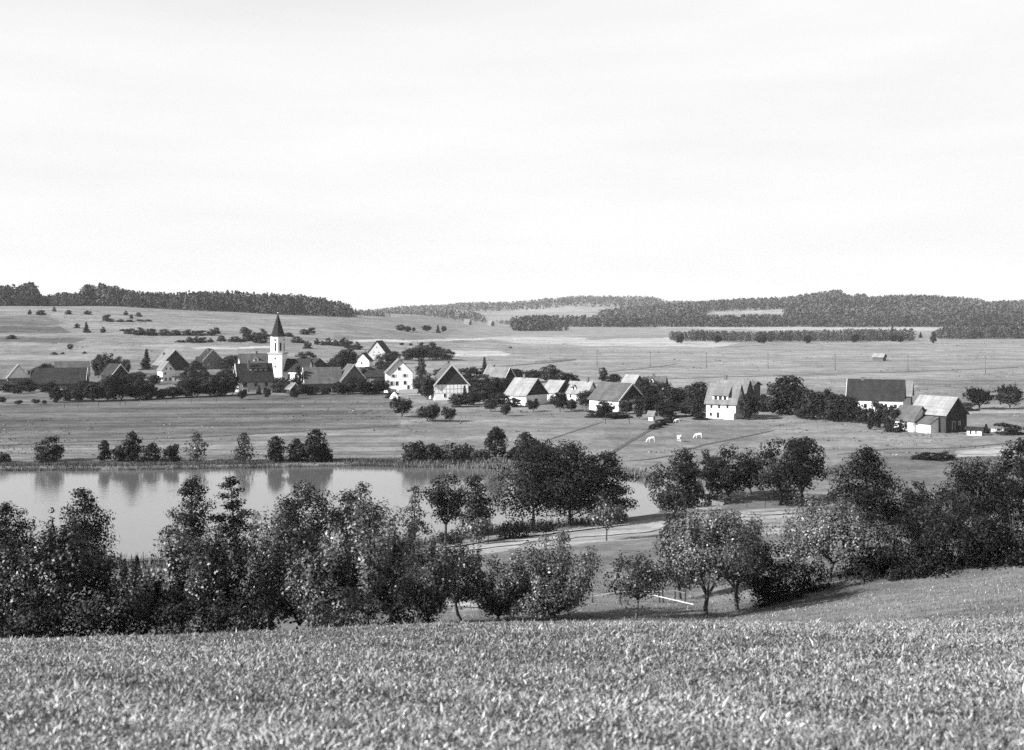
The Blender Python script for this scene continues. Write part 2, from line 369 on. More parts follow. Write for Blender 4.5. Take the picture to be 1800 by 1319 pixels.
PROF = {'alder': ([0, .06, .22, .45, .7, .88, 1], [.45, .78, 1, .86, .62, .36, .07]),
        'fir': ([0, .05, .5, 1], [.85, 1, .55, .03]), 'column': ([0, .1, .5, .85, 1], [.5, .9, 1, .6, .1])}
def spray(S, cl, rng, H, W, th, tr):
    """many stems fanning out of one foot, leaves along each shoot"""
    foot = np.array([0, 0, th])
    if th > .15: polyline_limb(S, [np.zeros(3), foot], tr, tr * .8)
    for i in range(34):
        a = rng.uniform(0, 6.28); k = rng.uniform(0, 1) ** .7; out = k * W / 2 * rng.uniform(.75, 1.1); top = th + (H - th) * math.sqrt(max(.04, 1 - .82 * k * k)) * rng.uniform(.72, 1.05)
        d = np.array([math.cos(a), math.sin(a), 0]); p1 = foot + d * out * .6 + np.array([0, 0, (top - th) * .42]); p2 = d * out + np.array([0, 0, top])
        polyline_limb(S, [foot, p1, p2], tr * .3, tr * .05)
        for g in (.3, .5, .68, .84, .97):
            if rng.random() < .12: continue
            c = foot + (p1 - foot) * g / .5 if g < .5 else p1 + (p2 - p1) * (g - .5) / .5
            rr = W * rng.uniform(.03, .065) * (1.25 - .5 * g); cl.append((c, np.array([rr, rr, max(rr, .06 * H)]), rr ** 1.4))

def tree_parts(seed, H, W, th, kind, leaf, dens=1.0, base=.06, sparse=1.0, maxleaf=24000):
    """returns limb segments and (leaf centres, sizes, tones) of one tree standing at the origin"""
    rng = np.random.default_rng(seed); S = []; C = []; Z = []; T = []
    R_ = W / 2; tr = max(.03 * H, .06) * (.75 if kind in ('alder', 'column') else .8)
    area = W * (H - th) * .8; n = int(min(maxleaf, max(60, 6.5 * dens * area / (leaf * leaf * .5)))); base = base * .62
    cl = []                                           # clusters: centre, radii, weight
    if kind == 'spray': spray(S, cl, rng, H, W, th, tr)
    elif kind in PROF:
        lean = rng.normal(size=2) * .03 * H
        top = np.array([lean[0], lean[1], H * .985]); mid = np.array([lean[0] * .2 + rng.normal() * .01 * H, lean[1] * .2, H * .5])
        polyline_limb(S, [np.zeros(3), np.array([0, 0, th]) + rng.normal(size=3) * .01, mid, top], tr, tr * .12)
        nb = int((26 if kind != 'fir' else 44) * sparse + 4); az = rng.uniform(0, 6.28)
        for i in range(nb):
            f = (i + rng.uniform(0, .8)) / nb; az += 2.4 + rng.normal() * .35
            ln = R_ * np.interp(f, *PROF[kind]) * rng.uniform(.55, 1.25)
            z0 = th + (H - th) * f * .97; ax = np.interp(z0, [0, H * .5, H], [0, mid[0], top[0]]); ay = np.interp(z0, [0, H * .5, H], [0, mid[1], top[1]])
            rise = (rng.uniform(.12, .5) if kind != 'fir' else rng.uniform(-.35, .0)) * ln * (1.3 if f > .75 else .8)
            p0 = np.array([ax, ay, z0 - .04 * H]); dr = np.array([math.cos(az), math.sin(az), 0])
            p1 = p0 + dr * ln * .55 + np.array([0, 0, rise]); p2 = p0 + dr * ln + np.array([0, 0, rise * (.9 if kind != 'fir' else 1.8)])
            polyline_limb(S, [p0, p1, p2], tr * .32 * (1 - .6 * f), tr * .06)
            for j in range(3 + int(ln > R_ * .6) + (kind == 'alder')):
                g = rng.uniform(.35, 1.0); c = (p0 + (p1 - p0) * g / .55) if g < .55 else p1 + (p2 - p1) * (g - .55) / .45
                rr = (.15 * W * rng.uniform(.7, 1.25)) * (.55 + .6 * (1 - f)) * (.75 if kind == 'fir' else 1)
                cl.append((c, np.array([rr, rr, rr * ((.40 if sparse < 1 else .68) if kind == 'alder' else .5)]), rr ** 1.6))
    else:                                             # apple, round, bush: forked limbs into an uneven crown
        nl = 5 if kind != 'bush' else 8; zc0 = th; hc = H - th
        fork = np.array([rng.normal() * .03 * H, rng.normal() * .03 * H, max(th * .92, .05)])
        if kind != 'bush': polyline_limb(S, [np.zeros(3), fork * .5 + rng.normal(size=3) * .01 * H, fork], tr, tr * .75)
        ncl = int({'apple': 54, 'round': 52, 'bush': 46}[kind] * sparse)
        lumps = rng.normal(size=(6, 3)); lumps /= np.linalg.norm(lumps, axis=1)[:, None]; la = rng.uniform(-.22, .25, 6)
        limbs = []
        for i in range(nl):
            a = 6.28 * i / nl + rng.normal() * .35; out = rng.uniform(.3, .62) * R_
            e = np.array([math.cos(a) * out, math.sin(a) * out, zc0 + hc * rng.uniform(.35, .72)])
            s0 = fork if kind != 'bush' else np.array([math.cos(a), math.sin(a), 0]) * R_ * rng.uniform(.05, .35)
            m_ = (s0 + e) / 2 + np.array([math.cos(a), math.sin(a), -.25]) * R_ * .12
            polyline_limb(S, [s0, m_, e], tr * .55 if kind != 'bush' else tr * .35, tr * .15); limbs.append((m_, e))
        for i in range(ncl):
            d = rng.normal(size=3); d /= np.linalg.norm(d); rad = rng.uniform(.3, 1.0) ** .55
            k = 1 + float((la * np.exp(3 * (lumps @ d - 1))).sum())
            e = d * rad * k * np.array([R_, R_, hc * (.53 if kind != 'apple' else .47)]) * .9
            c = e + np.array([0, 0, zc0 + hc * .48])
            if kind == 'bush': c[2] = abs(c[2] - .06 * H) * .97
            if kind == 'bush' and i % 3 == 0: c[2] = rng.uniform(.02, .22) * H; c[:2] *= 1.12
            rr = W * rng.uniform(.06, .145)
            cl.append((c, np.array([rr, rr, rr * .8]), rr ** 1.7))
            m_, e_ = limbs[rng.integers(nl)]
            if i % 2 == 0: polyline_limb(S, [m_ + (e_ - m_) * rng.uniform(.2, 1), c], tr * .16, tr * .04)
        if kind == 'apple':                           # upright water shoots
            for i in range(int(17 * sparse)):
                a = rng.uniform(0, 6.28); r_ = rng.uniform(.05, .75) * R_; zt = H * rng.uniform(.86, 1.06) - .3 * H * (r_ / R_) ** 2
                p0 = np.array([math.cos(a) * r_, math.sin(a) * r_, th + hc * .4]); p1 = p0 + np.array([math.cos(a) * .08 * W, math.sin(a) * .08 * W, zt - p0[2]])
                polyline_limb(S, [p0, p1], tr * .12, tr * .03)
                for g in (.55, .75, .92): cl.append((p0 + (p1 - p0) * g, np.array([.032 * W, .032 * W, .09 * H]), (.06 * W) ** 1.7 * .8))
    wt = np.array([c[2] for c in cl]); ci = rng.choice(len(cl), n, p=wt / wt.sum())
    cc = np.array([c[0] for c in cl])[ci]; cr = np.array([c[1] for c in cl])[ci]
    g = rng.normal(size=(n, 3)); g *= np.minimum(1, 1.7 / np.linalg.norm(g, axis=1))[:, None]
    P = cc + g * cr * .8; P[:, 2] = np.maximum(P[:, 2], .04)
    ct = rng.uniform(.55, 1.5, len(cl))[ci] * rng.uniform(.65, 1.4, n) * base
    O = P - np.array([0, 0, th + (H - th) * .4]); O /= np.linalg.norm(O, axis=1)[:, None] + 1e-6; out = .7 * O + .6 * g / (np.linalg.norm(g, axis=1)[:, None] + 1e-6)
    return S, (P, out), leaf * rng.uniform(.65, 1.35, n), ct, rng

CROWN = {}                                            # shared meshes for small far copies
def grow(seed, H, W, th, kind, leaf, far=False, lm=None, **k):
    S, P, Z, T, rng = tree_parts(seed, H, W, th, kind, leaf, **k)
    lv, lq = leaf_quads(rng, P[0], Z, .62 if not far else .8, .3, P[1])
    tv, tq = limb_mesh(S)
    def me(name, v, q, m, tone=None):
        o = mesh_np(name, v, q, m, tone=tone); d = o.data; bpy.data.objects.remove(o); return d
    return me('trunk', tv, tq, M['bark']), me('crown', lv, lq, M[lm or ('leafdull' if far else 'leaf')], np.repeat(T, 4))

def plant(name, label, cat, loc, meshes, scale=(1, 1, 1), rz=0, group=None):
    e = empty(name, loc, label, cat, group, rz); e.scale = scale
    for nm, me in zip(('trunk', 'crown'), meshes):
        o = bpy.data.objects.new(nm, me); COL.objects.link(o); o.parent = e
    return e

CAT = {'spray': ('fruit_tree', 'tree'), 'alder': ('broadleaf_tree', 'tree'), 'column': ('broadleaf_tree', 'tree'), 'apple': ('fruit_tree', 'tree'), 'round': ('round_tree', 'tree'),
       'bush': ('bush', 'bush'), 'fir': ('conifer', 'tree')}
_seed = [100]
def T(kind, u, Y, vtop, wpx, label, vb=None, th=.2, base=.06, dens=1.0, leaf=None, group=None, name=None, sparse=1.0, maxleaf=24000):
    """one tree with its own mesh: column u, depth Y (or foot row vb), top row and width in photo pixels"""
    _seed[0] += 7
    x, y, z = hit(u, vb) if vb else onray(u, Y)
    H = EYE - (vtop - V0) / F * y - z; W = wpx * px(y)
    leaf = leaf or max(.14 if kind in ('apple', 'spray') else .12, y * .0020)
    return plant(name or CAT[kind][0], label, CAT[kind][1], (x, y, z - .05),
                 grow(_seed[0], H, W, th * H, kind, leaf, base=base, dens=dens, sparse=sparse, maxleaf=maxleaf, lm='leaf' if kind in ('apple', 'spray') or base > .075 else 'leafdark'), rz=_seed[0] * 1.7, group=group)

LIB = {}
def lib(kind, i):
    if (kind, i) not in LIB:
        th = {'round': .35, 'bush': 0, 'fir': .2, 'apple': 1.0, 'alder': .5, 'column': .5}[kind]
        LIB[kind, i] = grow(7000 + 13 * i + len(kind) * 101, 6.0, 5.0, th, kind, .36, far=True, base=.042, dens=1.3)
    return LIB[kind, i]
def V(kind, u, vb, vtop, wpx, label, group=None, Y=None, name=None):
    """a small far tree: shared mesh, own size and turn"""
    _seed[0] += 1
    x, y, z = hit(u, vb) if Y is None else onray(u, Y)
    H = EYE - (vtop - V0) / F * y - z; W = wpx * px(y) * (1.3 if kind in ('round', 'bush') and vb > 615 else 1.08)
    return plant(name or CAT[kind][0], label, CAT[kind][1], (x, y, z - .08), lib(kind, _seed[0] % (6 if kind in ('round', 'bush') else 3)),
                 (W / 5.0, W / 5.0, H / 6.0), _seed[0] * 2.1, group)
ORD = ['leftmost', 'second from left', 'third from left', 'fourth from left', 'fifth from left', 'sixth from left', 'seventh from left',
       'eighth from left', 'ninth from left', 'tenth from left', 'eleventh from left', 'twelfth from left', 'thirteenth from left',
       'fourteenth from left', 'fifteenth from left', 'sixteenth from left', 'seventeenth from left', 'eighteenth from left',
       'nineteenth from left', 'twentieth from left', 'twenty-first from left', 'twenty-second from left']
def row(items, text, group, kind='bush', name=None):
    for i, it in enumerate(sorted(items)):
        k = it[4] if len(it) > 4 else kind
        V(k, it[0], it[1], it[2], it[3], text.replace('#', ORD[i] if i < len(items) - 1 else 'rightmost'), group, name=name)

# --- far woods: each reads as one mass
def wood(name, label, u0, u1, Y0, Y1, step, vtop, leafn, hmin=9, hmax=28, wid=(.28, .45), base=.05, skip=None, seed=1, fir=.4, ragged=14):
    rng = np.random.default_rng(seed); P = []; 
    Y = Y0
    while Y < Y1:
        xs = np.arange((u0 - U0) / F * Y, (u1 - U0) / F * Y, step) + rng.uniform(-.4, .4, 1)
        for x in xs:
            P.append((x + rng.normal() * step * .3, Y + rng.normal() * step * .3))
        Y += step
    P = np.array(P); P[:, 1] += ragged * wob(P[:, 0], P[:, 0] * 0, 31, seed) + .5 * ragged * wob(P[:, 0], P[:, 0] * 0, 11, seed + 2)
    P = P[rng.random(len(P)) < .9]; z = Zg(P[:, 0], P[:, 1]); u = U0 + F * P[:, 0] / P[:, 1]
    vt = np.interp(u, [p[0] for p in vtop], [p[1] for p in vtop])
    top = EYE - (vt - V0) / F * P[:, 1]
    h = np.clip((top - z) * (1 - .07 * (1 + wob(P[:, 0], P[:, 1], 26, seed + 4))) * rng.uniform(.70, 1.05, len(P)), hmin * rng.uniform(.8, 1.1, len(P)), hmax)
    keep = np.ones(len(P), bool)
    vbase = V0 + (EYE - z) / P[:, 1] * F; vtp = V0 + (EYE - z - h) / P[:, 1] * F
    if skip is not None: keep = ~skip(u, vtp, vbase, P[:, 1])
    P, z, h = P[keep], z[keep], h[keep]; n = len(P)
    isf = rng.random(n) < fir; wd = h * np.where(isf, rng.uniform(.2, .3, n), rng.uniform(*wid, n))
    f = rng.random((n, leafn)); a = rng.uniform(0, 6.28, (n, leafn))
    prof = np.where(isf[:, None], 1.02 - f, np.sqrt(np.clip(1 - (2 * f * .96 - .86) ** 2, 0, 1)))
    r = wd[:, None] * prof * np.sqrt(rng.uniform(.35, 1.05, (n, leafn))) * .95
    C = np.stack([P[:, 0:1] + r * np.cos(a), P[:, 1:2] + r * np.sin(a), z[:, None] + h[:, None] * (.06 + .94 * f)], -1).reshape(-1, 3)
    s = (h[:, None] * .21 * rng.uniform(.6, 1.3, (n, leafn)) * math.sqrt(30 / leafn)).ravel()
    O = np.stack([np.cos(a), np.sin(a), (f - .45) * 1.6], -1).reshape(-1, 3) * .8
    v, q = leaf_quads(rng, C, s, .8, .2, O)
    big = np.clip(1 + .38 * wob(P[:, 0], P[:, 1], 70, seed) + .25 * wob(P[:, 0], P[:, 1], 24, seed + 1), .45, 1.8)
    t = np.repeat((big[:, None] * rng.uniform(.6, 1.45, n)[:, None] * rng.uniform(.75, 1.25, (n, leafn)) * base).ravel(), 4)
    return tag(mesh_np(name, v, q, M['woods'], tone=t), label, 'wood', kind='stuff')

def build_woods():
    wood('forest', 'dark forest capping the hill behind the church', -260, 622, 1255, 1480, 8.5,
         [(-260, 498), (0, 499), (15, 500), (30, 503), (45, 497), (60, 497), (64, 513), (90, 517), (110, 512), (140, 514), (150, 500), (175, 498), (190, 501), (260, 513),
          (300, 514), (340, 511), (430, 511), (470, 514), (530, 517), (570, 523), (600, 530), (615, 534), (622, 545), (626, 556)], 85, 8, 36, seed=3, base=.055, fir=.55)
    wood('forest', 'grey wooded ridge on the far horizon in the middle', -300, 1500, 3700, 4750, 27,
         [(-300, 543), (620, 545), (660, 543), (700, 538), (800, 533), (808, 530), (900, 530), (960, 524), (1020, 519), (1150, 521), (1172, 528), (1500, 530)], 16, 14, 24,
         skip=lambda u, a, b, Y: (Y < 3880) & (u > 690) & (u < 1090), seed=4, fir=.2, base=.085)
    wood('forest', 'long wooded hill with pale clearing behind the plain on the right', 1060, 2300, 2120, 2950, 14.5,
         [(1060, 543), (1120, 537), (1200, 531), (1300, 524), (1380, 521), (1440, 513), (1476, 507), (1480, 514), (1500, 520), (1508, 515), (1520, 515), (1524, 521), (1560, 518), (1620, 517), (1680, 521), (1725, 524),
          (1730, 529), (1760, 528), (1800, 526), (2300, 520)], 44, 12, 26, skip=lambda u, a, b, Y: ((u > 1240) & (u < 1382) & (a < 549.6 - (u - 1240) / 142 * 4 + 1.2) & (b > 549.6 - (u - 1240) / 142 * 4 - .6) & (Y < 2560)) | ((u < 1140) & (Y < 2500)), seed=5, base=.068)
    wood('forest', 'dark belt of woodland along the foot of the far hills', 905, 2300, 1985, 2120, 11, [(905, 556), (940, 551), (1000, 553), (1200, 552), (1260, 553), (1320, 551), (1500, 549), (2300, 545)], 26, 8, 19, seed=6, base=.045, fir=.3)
    wood('wood', 'strip of trees across the plain with straight lower edge', 1187, 1600, 1085, 1150, 6.5, [(1187, 583), (1200, 579), (1218, 577), (1240, 579), (1300, 582), (1400, 580), (1500, 577), (1560, 575), (1600, 577)], 120, 8, 16, seed=7, base=.042, fir=.1)
    wood('wood', 'dark wood reaching the right edge of the plain', 1650, 2200, 1180, 1300, 7.5, [(1640, 582), (1660, 572), (1800, 566), (2200, 560)], 80, 6, 18, seed=8, base=.05, fir=.3)
    wood('wood', 'dark grove right of the forest hill, beyond the church spire', 594, 682, 1500, 1600, 8, [(594, 574), (600, 563), (640, 561), (662, 558), (668, 561), (684, 572)], 50, 5, 18, seed=9, base=.045, fir=.4)
    wood('wood', 'wood of round trees standing on the pale plain in the centre', 907, 996, 1610, 1720, 8.5, [(907, 557), (930, 553), (960, 560), (996, 570)], 50, 5, 20, seed=10, base=.055, fir=.15)
    wood('wood', 'thin line of distant trees and hedges left of the hamlet', 640, 815, 2050, 2180, 13, [(640, 552), (700, 560), (730, 557), (760, 563), (815, 562)], 22, 4, 13, seed=11, base=.06, fir=.2)
    wood('wood', 'hazy trees around the far hamlet', 800, 985, 2230, 2330, 12, [(800, 562), (815, 557), (850, 557), (870, 562), (985, 561)], 24, 5, 14, seed=12, base=.055, fir=.2,
         skip=lambda u, a, b, Y: (np.abs(u - 822) < 8) | (np.abs(u - 863) < 8) | (np.abs(u - 906) < 8))
    wood('wood', 'low grey wooded rise before the far ridge', 655, 850, 2600, 2900, 22, [(655, 548), (690, 547), (760, 546), (790, 543), (830, 546), (850, 552)], 18, 8, 22, seed=13, base=.07, fir=.1)
build_woods()

# --- bushes and lone trees on the hill and the plain
row([(52,553,544,8),(72,554,543,19),(95,548,538,6),(120,553,543,12),(153,553,545,14)], 'dark bush, # of five in the row just under the hilltop forest', 'bushes under the hilltop forest')
row([(188,564,551,15),(221,554,546,9),(231,560,551,7),(243,557,548,11)], 'bush, # of four on the upper slope right of the forest row', 'bushes on the upper slope')
V('bush', 20, 596, 587, 18, 'dark bush trailing to the right at the left edge of the hillside')
V('bush', 135, 577, 567, 9, 'pale small bush beside the conical dark one on the hillside')
V('fir', 152, 585, 565, 13, 'conical dark tree with spreading foot on the hillside')
V('bush', 181, 585, 574, 11, 'small round bush right of the conical tree on the hillside')
V('round', 123, 615, 604, 10, 'single small tree on the lower field above the long barns')
row([(95,624,618,9),(110,623,618,6),(148,622,617,6)], 'tiny low bush, # of three on the field above the barns', 'tiny bushes above the barns')
row([(195,566,560,14),(212,566,561,16),(228,566,561,16),(245,565,561,16),(260,565,561,14)], 'flat scrub, # in the dark bank on the upper slope', 'scrub on the upper bank')
row([(216,582,578,14),(228,587,576,20),(246,589,575,26),(266,590,575,26),(288,590,577,24),(308,590,578,24),(330,590,578,24),(352,590,579,22),(372,590,578,20),(381,587,573,14)],
    'dark scrub bush, # in the long thicket across the hillside', 'thicket across the hillside')
row([(318,602,597,22),(333,602,590,14),(345,603,590,16),(357,602,591,14),(370,602,594,12),(390,600,588,17),(413,601,590,24),(430,586,572,18),(437,600,578,26),(462,596,577,24),(458,603,586,24)],
    'bush, # in the broken hedge left of the church tower', 'hedge left of the church tower')
row([(508,592,583,18),(522,603,590,22),(535,588,576,18),(548,586,574,14),(540,613,598,14),(557,606,594,11),(567,607,597,8),(577,607,592,14),(590,608,595,14),(603,609,592,18),(614,612,597,16),(628,615,600,18)],
    'bush, # in the line of bushes right of the church tower', 'bushes right of the church tower')
row([(703,582,570,14),(716,583,573,16),(727,583,575,8),(750,583,571,19)], 'round bush, # of four beside the dark grove', 'bushes beside the dark grove', 'round')
V('fir', 770, 585, 570, 9, 'small dark conifer on the plain right of the dark grove'); V('round', 780, 584, 573, 9, 'pale little tree touching the small conifer on the plain')
row([(1075,571,567,10),(1115,570,566,10),(1130,570,565,14),(1172,572,567,12),(1193,572,568,9),(1210,572,568,8),(1226,572,568,8),(1244,573,568,8),(1275,574,569,9),(1302,575,571,6)],
    'tiny bush, # in the dotted row before the far woodland', 'dotted bushes before the far woodland')
row([(1196,604,588,16),(1262,603,590,14),(1338,604,589,17),(1420,604,588,15),(1502,603,586,17),(1583,603,590,12)], 'round tree, # of six standing forward of the strip wood', 'trees before the strip wood', 'round')
V('round', 1571, 601, 588, 13, 'pale tree in front of the strip wood on the right plain'); V('fir', 1569, 596, 570, 10, 'tall dark tree rising out of the strip wood')
V('fir', 1618, 594, 583, 8, 'small conifer in the gap right of the strip wood'); V('column', 1641, 604, 582, 10, 'dark narrow tree standing out on the plain before the right wood')
row([(706,607,602,10),(722,608,603,8),(741,608,602,10),(762,608,604,8),(897,612,609,6)], 'tiny fruit tree, # of the row on the slope behind the gabled house', 'tiny fruit trees on the slope', 'round')

# --- trees of the village
g = 'trees of the village'
row([(62,664,646,20),(76,664,637,26),(90,664,638,24)], 'dark tree, # of three rising behind the long dark barn', g, 'round')
V('round', 42, 684, 668, 30, 'dark bush below the white gable at the left edge', g); V('round', 70, 683, 668, 34, 'dark tree before the left end of the long barn', g)
V('round', 118, 682, 664, 26, 'dark tree before the right half of the long barn', g)
V('round', 98, 708, 677, 18, 'round ball-headed tree at the left end of the village tree belt', g)
V('round', 172, 664, 620, 22, 'left half of the tall dark tree pair beside the long barn', g); V('round', 187, 665, 619, 28, 'right half of the tall dark tree pair beside the long barn', g)
V('round', 207, 658, 629, 18, 'paler tree right of the tall dark pair', g); V('round', 221, 660, 631, 12, 'narrow tree behind the gable with pale verge', g)
V('fir', 257, 650, 611, 21, 'dark spruce left of the big dark gabled barn', g)
row([(118,705,678,28),(140,706,672,32),(163,706,670,34),(188,705,664,36),(213,704,658,36),(238,703,664,34),(260,702,672,32),(283,701,682,30),(304,700,678,32),(326,699,668,32),
     (346,698,663,34),(368,697,660,36),(390,696,660,34),(408,694,652,22)], 'dense dark tree, # in the meadow-edge belt left of the church', 'belt of trees along the meadow edge', 'round')
row([(128,690,676,30),(205,690,664,34),(235,688,656,26),(330,684,652,30),(357,682,650,30),(385,680,651,30)], 'darker tree, # in the second line behind the meadow-edge belt', 'second line of belt trees', 'round')
V('round', 343, 650, 633, 16, 'bush at the foot of the half-hipped grey house', g); V('round', 397, 650, 628, 20, 'tree right of the half-hipped grey house', g)
V('round', 412, 648, 624, 18, 'pale tree left of the house behind the church', g)
V('round', 537, 640, 617, 25, 'round dark tree behind the roofs right of the church tower', g)
V('round', 585, 655, 628, 18, 'pointed tree left of the tall pair in the village middle', g)
V('round', 600, 655, 612, 26, 'tall tree, left of the pair beside the white gable', g); V('round', 615, 652, 608, 26, 'tall tree, right of the pair beside the white gable', g)
V('column', 592, 672, 640, 22, 'dark tree between the grey-roofed barn and the lean gable', g)
V('bush', 497, 690, 662, 34, 'leafy bush beside the church foot', g); V('round', 510, 692, 664, 26, 'dark bush right of the bush at the church foot', g)
V('column', 525, 692, 640, 13, 'narrow dark tree left of the grey-roofed barn', g); V('round', 530, 695, 672, 22, 'dark round bush left of the grey-roofed barn', g)
V('fir', 455, 694, 676, 12, 'little dark conifer before the church-side house wall', g)
row([(426,703,685,17),(469,702,681,16),(517,702,685,16)], 'small ball-headed fruit tree, # of three in front of the church-side houses', 'small fruit trees before the church', 'apple')
row([(603,693,672,18),(618,693,660,24),(637,694,664,30),(655,693,670,30),(671,692,664,22)], 'garden tree, # of five left of the big white gabled house', 'garden trees left of the gabled house', 'round')
V('round', 672, 652, 620, 20, 'tree below the upper grey gabled house', g); V('round', 692, 640, 616, 22, 'tree right of the upper grey gabled house', g)
row([(718,634,611,26),(737,634,606,28),(755,632,604,26),(770,633,609,22),(784,634,613,22)], 'dark tree, # in the clump on the slope behind the big gabled house', 'clump on the slope', 'round')
V('column', 741, 665, 628, 17, 'thin tree on bare trunk behind the right side of the big gabled house', g)
V('round', 736, 690, 657, 24, 'dark tree touching the right wall of the big gabled house', g); V('round', 750, 703, 654, 32, 'broad tree between gabled house and timbered house', g)
V('bush', 690, 700, 688, 20, 'low hedge bush left of the white heap', g)
row([(705,734,698,46),(750,741,714,34),(761,742,709,26),(789,742,715,30),(862,724,703,24),(889,732,711,18),(936,724,703,28),(984,725,690,22),(1060,738,712,20),(1123,738,716,18)],
    'old fruit tree, # along the orchard front below the houses', 'orchard trees in front of the village', 'apple')
V('fir', 799, 703, 677, 12, 'slim conifer before the timbered wall, left one of two', g); V('fir', 817, 706, 676, 15, 'slim conifer before the timbered wall, right one of two', g)
V('round', 808, 716, 692, 32, 'garden tree below the two slim conifers', g)
V('round', 826, 674, 644, 32, 'tree behind the dark timbered gable', g); V('fir', 852, 662, 626, 17, 'spruce behind the striped barn roof', g)
V('round', 847, 706, 672, 44, 'very dark broad tree between timbered house and white barn', g); V('round', 868, 700, 662, 44, 'dark tree under the striped barn roof', g)
V('round', 842, 690, 660, 40, 'tree above the very dark broad tree', g); V('round', 888, 690, 664, 30, 'tree just left of the white barn roof', g); V('round', 877, 715, 688, 26, 'garden bush left of the white barn wall', g)
row([(904,672,647,34),(934,672,648,36),(968,674,640,36),(983,682,656,24),(1003,682,656,26)], 'tree, # in the line behind the bleached roofs', 'trees behind the bleached roofs', 'round')
V('column', 1061, 670, 645, 16, 'pear-shaped tree behind the pale dormered house'); V('round', 1079, 676, 656, 22, 'rounded cone-like tree beside the pear-shaped tree', g)
V('round', 1028, 714, 684, 34, 'tree before the pale dormered house', g); V('round', 1004, 722, 700, 22, 'bush right of the small barn with bleached roof', g); V('round', 975, 712, 692, 18, 'bush at the dark gable of the white barn', g)
V('round', 1064, 732, 704, 26, 'tree hiding the left wall of the long dark-gabled barn', g); V('bush', 1045, 734, 718, 26, 'bush at the left foot of the long dark-gabled barn', g)
V('bush', 1085, 735, 722, 36, 'low dark bush at the foot of the long dark-gabled barn', g)
V('round', 1131, 700, 660, 24, 'tall dark tree right of the pale roof behind the barn', g); V('round', 1134, 728, 690, 40, 'broad tree right of the dark gable', g)
V('round', 1160, 716, 676, 40, 'tree below the small dormer house', g); V('round', 1185, 722, 684, 42, 'broad tree in the dark clump left of the white dormered villa', g)
V('round', 1208, 716, 676, 34, 'upper tree of the dark clump left of the white dormered villa', g); V('round', 1228, 724, 668, 34, 'tree touching the roof of the white dormered villa', g)
V('round', 1170, 733, 704, 44, 'lowest dark tree over the diagonal hedge', g); V('round', 1215, 732, 704, 40, 'dark low tree left of the villa garden', g); V('bush', 1231, 738, 722, 20, 'clipped dark bush left of the villa door', g)
V('round', 1318, 738, 692, 30, 'dark shrub growing against the shaded villa gable', g); V('round', 1340, 724, 692, 34, 'round tree right of the shaded villa gable', g)
V('round', 1384, 730, 656, 54, 'biggest tree of the village, tall and lumpy, right of the villa', g, name='broadleaf_tree'); V('round', 1364, 728, 692, 32, 'lower tree at the left foot of the biggest tree', g)
V('round', 1378, 712, 668, 34, 'left shoulder tree of the biggest tree', g)
row([(1412,736,704,30),(1430,738,684,34),(1452,740,682,36),(1474,742,690,34),(1496,744,696,30)], 'pale garden tree, # in the row between biggest tree and dark-roofed farmhouse', 'garden trees before the farmhouse', 'round')
V('round', 1516, 746, 710, 22, 'shrub before the white wall of the dark-roofed farmhouse', g); V('column', 1530, 756, 724, 12, 'narrow dark shrub standing forward of the farm garden', g)
V('round', 1546, 752, 704, 28, 'round tree before the right half of the farmhouse wall', g); V('round', 1566, 756, 710, 28, 'round tree left of the shed with mossy roof', g); V('bush', 1572, 760, 740, 22, 'low shrub beside the yard wall', g)
V('apple', 1720, 720, 681, 52, 'wide spreading tree on short trunk, left of the two beyond the barn', g); V('apple', 1774, 720, 676, 44, 'wide spreading tree on short trunk, right of the two beyond the barn', g)
V('bush', 1700, 722, 705, 24, 'low bush between barn gable and spreading tree', g)
V('fir', 1733, 762, 744, 15, 'small dark conifer beside the low white shed', g); V('bush', 1775, 764, 738, 40, 'dark thicket at the right edge behind the low shed', g)
row([(1624,808,794,28),(1640,809,791,34),(1658,808,792,30)], 'part of the low dark thicket in the right meadow, # of three bushes', 'low thicket in the right meadow')
row([(1147,755,744,12),(1156,752,739,15),(1165,748,734,16),(1174,744,730,17),(1183,740,726,18)], 'hedge bush, # in the diagonal hedge running down to the meadow', 'diagonal hedge')
row([(33,712,703,14),(63,711,701,17),(78,711,703,8),(4,710,697,12)], 'tiny trained fruit tree, # on the strip at the left meadow edge', 'tiny fruit trees at the meadow edge', 'apple')

row([(14,690,674,26),(30,693,676,24),(52,690,676,24),(84,690,672,26),(152,690,668,26)], 'dark garden tree, # before the long barns at the village left end', g, 'round')
row([(243,672,652,20),(272,676,658,22),(318,664,648,22),(334,662,642,18),(350,668,646,24),(402,672,648,26)], 'tree, # of those between the dark barn and the church-side houses', g, 'round')
row([(482,684,662,20),(548,694,676,24),(571,694,678,20),(594,694,670,22)], 'bush, # along the foot of the barns right of the church', g, 'round')
row([(632,668,648,22),(652,664,644,22),(676,668,640,24),(684,660,634,20)], 'dark tree, # in the hollow under the upper white gables', g, 'round')
row([(764,690,668,24),(776,672,646,28),(818,690,668,22),(832,712,690,26),(902,716,698,22)], 'dark tree, # around the timbered house', g, 'round')
row([(1000,700,676,22),(1046,704,684,24),(1100,728,700,22),(1146,700,672,26),(1196,706,682,30),(1240,716,690,24)], 'dark tree, # among the barns left of the villa', g, 'round')
row([(1406,724,696,26),(1424,722,694,24),(1446,728,698,30),(1486,734,700,28),(1590,758,736,18)], 'garden tree, # behind the pale row before the dark-roofed farmhouse', g, 'round')

